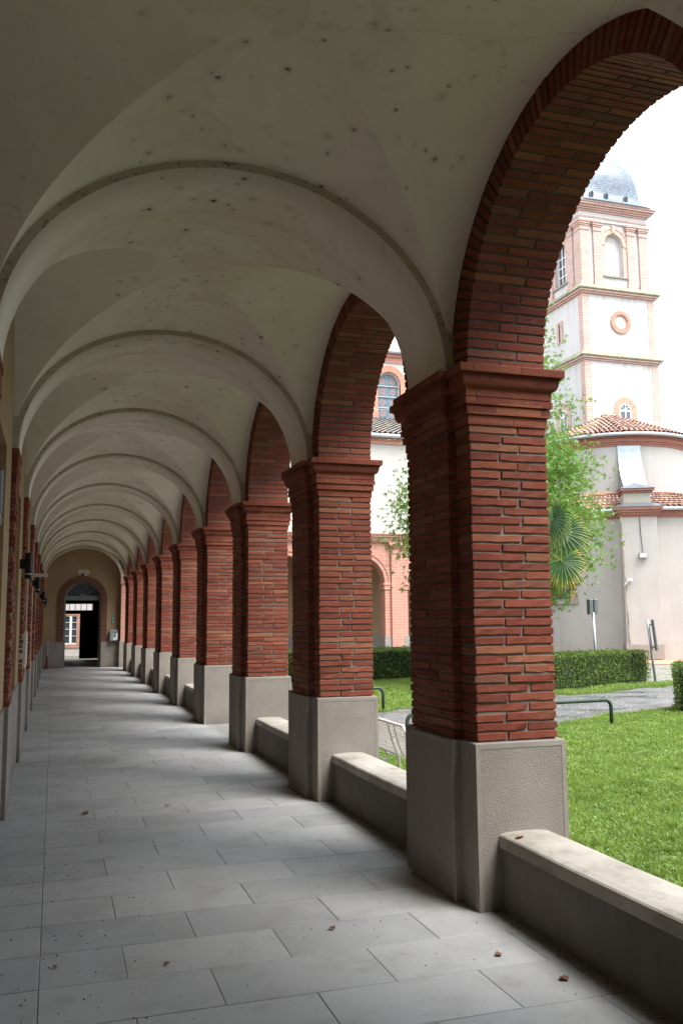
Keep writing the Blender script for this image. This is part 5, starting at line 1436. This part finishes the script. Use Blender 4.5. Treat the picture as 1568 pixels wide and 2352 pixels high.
# zinc apron sweeping down the drum
mb = MB(); va = []
ca = math.atan2(31.3 - AC[1], 23.45 - AC[0])
for i in range(9):
    t = i / 8; z = 9.2 - 2.5 * t; rr = AR - .29 + 1.45 * t ** 2.2; wd = .50
    base = Vector((AC[0] + rr * math.cos(ca), AC[1] + rr * math.sin(ca), z)); tt = Vector((-math.sin(ca), math.cos(ca), 0)); nr = Vector((math.cos(ca), math.sin(ca), 0))
    va.append([tuple(base - tt * wd), tuple(base + tt * wd), tuple(base + tt * wd - nr * (.10 + rr - AR + .3)), tuple(base - tt * wd - nr * (.10 + rr - AR + .3))])
mb.loft(va)
for i in range(1, 8):
    a, b_ = Vector(va[i][0]), Vector(va[i][1]); mb.tube([a, b_], .012, 5)
mb.build('zinc_apron', ZINC, ap)
# floodlight, cable, downpipe crack line, small camera
fl_ = empty('floodlight', (22.80, 30.62, 4.10), R(-27)); tag(fl_, 'small grey floodlight hanging by its cable on the apse buttress', 'lamp')
mb = MB(); mb.box(-.17, .17, -.10, .03, -.12, .10, b=.01); mb.build('housing', PGREY, fl_)
mb = MB(); mb.box(-.13, .13, -.106, -.099, -.08, .06); mb.build('glass', WHITEP, fl_)
mb = MB(); mb.tube([(0, .03, .1), (-.02, .045, .5), (-.05, .048, 1.0), (-.06, .048, 1.62)], .012, 6); mb.build('cable', BLACK, fl_)
dp = MB(); pts = [(22.08, 30.97, 5.7)]
for i in range(18): pts.append((22.08 + .03 * math.sin(i * 1.7) + .010 * i, 30.96, 5.5 - i * .325))
dp.tube(pts, .026, 6); dpo = dp.build('cable_duct', m_plain('old_duct', (.34, .30, .22), .7, var=.3)); tag(dpo, 'thin cream pipe running down the corner of the apse buttress', 'pipe')
cm = empty('wall_camera', (22.28, 30.84, 3.10)); tag(cm, 'small white camera on the apse buttress pipe', 'camera')
mb = MB(); mb.box(-.12, .10, -.05, .05, -.04, .05, b=.01); mb.build('housing', WHITEP, cm); mb = MB(); mb.tube([(-.1, .0, -.02), (-.2, .1, -.2)], .02, 6); mb.build('bracket', WHITEP, cm)
# red framed window on the left facet of the lower wall
t0 = Vector((20.55, 34.45, 0)); t1 = Vector((22.85, 31.2, 0)); td = (t1 - t0).normalized(); tn = Vector((-abs(td.y), -abs(td.x), 0)) if False else Vector((td.y, -td.x, 0))
rw = empty('apse_window', (21.0, 33.83, 0)); rw.parent = ap
rw.rotation_euler = (0, 0, math.atan2(td.y, td.x))
mb = MB(); mb.box(-.95, -.35, -.06, .05, 2.4, 5.0); mb.box(.35, .62, -.06, .05, 2.4, 5.0); mb.box(-.35, .35, -.06, .05, 4.6, 5.0); mb.build('brick_frame', FARB, rw)
mb = MB(); mb.box(-1.0, .68, -.09, .05, 2.18, 2.40); mb.build('sill', SSTONE, rw)
mb = MB(); mb.box(-.35, .35, -.02, .01, 2.4, 4.6); mb.build('pane', GLASS, rw)

# ------------------------------------------------------------------ bell tower
tw = empty('bell_tower', (34.8, 50.75, 0)); tag(tw, 'tall square bell tower in white render and brick under a slate dome', 'tower'); HW = 2.78
def sq(h, z): return [(-h, -h, z), (h, -h, z), (h, h, z), (-h, h, z)]
mb = MB(); mb.loft([sq(HW, -.2), sq(HW, 18.35)], caps=True); mb.build('lower_shaft', TOWERW, tw)
mb = MB(); mb.loft([sq(HW - .05, 18.7), sq(HW - .05, 22.85)]); mb.build('middle_stage', TOWERW, tw)
def corner_strips(mb, h, z0, z1, w_=.46, t=.03):
    for sx in (-1, 1):
        for sy in (-1, 1):
            x0, x1 = sorted((sx * (h + t), sx * (h - w_))); y0, y1 = sorted((sy * (h + t), sy * (h - w_))); mb.box(x0, x1, y0, y1, z0, z1)
mb = MB(); corner_strips(mb, HW, -.2, 18.3); corner_strips(mb, HW - .05, 18.7, 22.8); mb.build('corner_quoins', TOWB, tw)
def ledge(z, nm, o0=.10):
    mb = MB(); h = HW
    for o, a, b_ in ((o0, z - .30, z - .18), (o0 + .12, z - .18, z - .04)): mb.box(-h - o, h + o, -h - o, h + o, a, b_)
    lo = mb.build('string_course', TOWB, tw)
    mb = MB(); mb.loft([sq(h + o0 + .22, z - .04), sq(h + o0 + .24, z + .02), sq(h + .02, z + .36)]); mb.build('mossy_top', MOSS, lo)
ledge(18.4, 'a'); ledge(22.9, 'b')
# belfry stage
BH = HW - .30
def face_xform(f):
    a = [0, PI / 2, PI, -PI / 2][f]; return Matrix.Rotation(a, 4, 'Z')
def xf(mb, f):
    M_ = face_xform(f); mb.v = [tuple(M_ @ Vector(p)) for p in mb.v]; return mb
for f in range(4):
    mb = MB(); arch_hole_wall(mb, -BH, BH, 23.2, 27.75, 0, .72, 26.35, -BH, -BH + .5, zb=24.1); xf(mb, f).build('belfry_wall', TOWERW, tw)
    mb = MB(); arch_band(mb, 0, .70, 1.02, 26.35, 24.1, -BH - .05, -BH + .05); arch_band(mb, 0, 1.02, 1.12, 26.35, 26.30, -BH - .09, -BH + .02, legs=False)
    mb.box(-1.12, -.70, -BH - .10, -BH + .02, 26.20, 26.34); mb.box(.70, 1.12, -BH - .10, -BH + .02, 26.20, 26.34); mb.box(-.14, .14, -BH - .12, -BH + .02, 27.10, 27.62)
    xf(mb, f).build('niche_surround', m_vouss('belfry_brick', (.62, .37, .29), (.52, .29, .22), (.68, .60, .54), 34.8, 26.35, 36) if f == 0 else TOWB, tw)
    mb = MB(); mb.box(-.72, .72, -BH + .30, -BH + .34, 24.1, 27.1); nb_ = xf(mb, f).build('niche_panel', TOWERW if f == 0 else GLASS, tw)
    if f == 3:
        mb = MB()
        for xx in (-.66, -.2, .2, .62): mb.box(xx - .03, xx + .03, -BH + .22, -BH + .29, 24.1, 27.0)
        for zz in (24.15, 24.8, 25.45, 26.1): mb.box(-.7, .7, -BH + .23, -BH + .28, zz, zz + .06)
        xf(mb, f).build('window_bars', WHITEP, nb_)
    mb = MB(); mb.box(-.95, .95, -BH - .12, -BH + .3, 23.98, 24.1); xf(mb, f).build('niche_sill', SSTONE, tw)
    for xx in (-1.30, 1.30) :
        mb = MB(); w_ = .30; mb.box(xx - w_, xx + w_, -BH - .14, -BH + .02, 23.5, 27.05)
        for o, a, b_ in ((.05, 27.05, 27.12), (.0, 27.12, 27.35), (.05, 27.35, 27.45), (.10, 27.45, 27.6), (.16, 27.6, 27.72), (.04, 23.5, 23.62), (.09, 23.2, 23.5)): mb.box(xx - w_ - o, xx + w_ + o, -BH - .14 - o, -BH + .02, a, b_)
        xf(mb, f).build('pilaster', TOWB, tw)
for sx in (-1, 1):
    for sy in (-1, 1):
        mb = MB(); c = BH - .20; w_ = .34
        mb.box(sx * c - w_, sx * c + w_, sy * c - w_, sy * c + w_, 23.2, 27.05)
        for o, a, b_ in ((.05, 27.05, 27.12), (.0, 27.12, 27.35), (.05, 27.35, 27.45), (.10, 27.45, 27.6), (.16, 27.6, 27.72), (.04, 23.5, 23.62), (.09, 23.2, 23.5)): mb.box(sx * c - w_ - o, sx * c + w_ + o, sy * c - w_ - o, sy * c + w_ + o, a, b_)
        mb.build('corner_pier', TOWB, tw)
mb = MB(); h = BH + .12; mb.loft([sq(h, 27.72), sq(h, 28.35)]); mb.build('frieze', TOWERW, tw)
mb = MB()
for o, a, b_ in ((.06, 27.95, 28.03), (.10, 28.35, 28.45), (.20, 28.45, 28.55), (.30, 28.55, 28.68), (.44, 28.68, 28.82), (.52, 28.82, 28.92)): mb.box(-h - o, h + o, -h - o, h + o, a, b_)
mb.build('cornice', TOWB, tw)
def superell(r_, z, p=3.2, n=64):
    out = []
    for k in range(n):
        a = 2 * PI * (k + .5) / n; c, s_ = math.cos(a), math.sin(a); q = (abs(c) ** p + abs(s_) ** p) ** (-1 / p); out.append((r_ * q * c, r_ * q * s_, z))
    return out
mb = MB(); dome = [(3.22, 28.92, 9), (3.18, 28.98, 9), (2.92, 29.18, 7), (2.78, 29.45, 6), (2.70, 29.8, 5), (2.70, 30.3, 4.4), (2.67, 30.9, 4), (2.56, 31.5, 3.6), (2.34, 32.05, 3.2), (2.0, 32.5, 3), (1.6, 32.85, 2.8), (1.15, 33.15, 2.6), (.6, 33.35, 2.4), (.5, 33.6, 2), (.45, 34.4, 2), (.05, 35.2, 2)]
mb.loft([superell(r_, z, p) for r_, z, p in dome]); do = mb.build('dome', SLATE, tw, smooth=True)
for xx in (-1.75, -.62, .9):
    mb = MB(); hh = .36; y = -2.80
    ring = [(-.13, 0), (.13, 0), (.13, .22), (.09, .31), (0, .36), (-.09, .31), (-.13, .22)]
    mb.loft([[(xx + a, y - .10, 29.35 + b_) for a, b_ in ring], [(xx + a, y + .7, 29.40 + b_) for a, b_ in ring]]); dm = mb.build('dormer', SLATE, do)
    mb = MB(); mb.loft([[(xx + a * .7, y - .105, 29.37 + b_ * .8) for a, b_ in ring], [(xx + a * .7, y - .09, 29.37 + b_ * .8) for a, b_ in ring]]); mb.build('opening', BLACK, dm)
# oculus on the front, slit on the left face
def annulus(mb, xc, zc, r0, r1, y0, y1, n=40):
    rings = []
    for k in range(n + 1):
        a = 2 * PI * k / n; c, s_ = math.cos(a), math.sin(a); rings.append([(xc + r0 * c, y0, zc + r0 * s_), (xc + r1 * c, y0, zc + r1 * s_), (xc + r1 * c, y1, zc + r1 * s_), (xc + r0 * c, y1, zc + r0 * s_)])
    mb.loft(rings, caps=False)
mb = MB(); annulus(mb, .08, 20.85, .52, .76, -HW - .06, -HW + .2); annulus(mb, .08, 20.85, .46, .56, -HW - .02, -HW + .3); mb.build('oculus', m_vouss('oculus_brick', (.52, .24, .17), (.42, .18, .13), (.50, .38, .32), 34.88, 20.85, 30), tw)
mb = MB(); mb.add([(.08 + .5 * math.cos(2 * PI * k / 30), -HW + .03, 20.85 + .5 * math.sin(2 * PI * k / 30)) for k in range(30)], [tuple(range(30))]); mb.build('oculus_panel', APSEW, tw)
mb = MB(); mb.box(-HW - .02, -HW + .08, -.1, .1, 20.2, 21.3); mb.build('slit', BLACK, tw)
mb = MB(); mb.box(-HW - .04, -HW + .06, .1, .35, 20.0, 21.5); mb.box(-HW - .04, -HW + .06, -.35, -.1, 20.0, 21.5); mb.build('slit_frame', TOWB, tw)
# lower arched windows on front and left faces
for f, nm in ((0, 'front'), (3, 'side')):
    mb = MB(); arch_band(mb, .1, .44, .86, 14.95, 12.4, -HW - .04, -HW + .05); so_ = xf(mb, f).build('window_surround', m_vouss('lower_window_brick', (.56, .27, .19), (.47, .21, .14), (.60, .50, .42), 34.9, 14.95, 26) if f == 0 else TOWB, tw)
    mb = MB(); mb.add([(.1 - .44, -HW - .008, 12.4), (.1 + .44, -HW - .008, 12.4)] + [(.1 + .44 * math.cos(PI * i / 16), -HW - .008, 14.95 + .44 * math.sin(PI * i / 16)) for i in range(17)], [tuple(range(19))]); xf(mb, f).build('pane', GLASS, tw)
    mb = MB(); arch_band(mb, .1, .36, .44, 14.95, 12.4, -HW - .03, -HW + .01); mb.box(.1 - .4, .1 + .4, -HW - .03, -HW + .01, 14.85, 14.97); mb.box(.06, .14, -HW - .028, -HW + .01, 12.4, 14.85)
    for zz in (14.3, 13.7, 13.1): mb.box(.1 - .4, .1 + .4, -HW - .025, -HW + .01, zz, zz + .05)
    for a in (45, 90, 135): mb.tube([(.1, -HW - .015, 14.95), (.1 + .4 * math.cos(R(a)), -HW - .015, 14.95 + .4 * math.sin(R(a)))], .022, 5)
    xf(mb, f).build('window_frame', WHITEP, tw)
print('objects', len(bpy.data.objects), 'polys', sum(len(m_.polygons) for m_ in bpy.data.meshes))
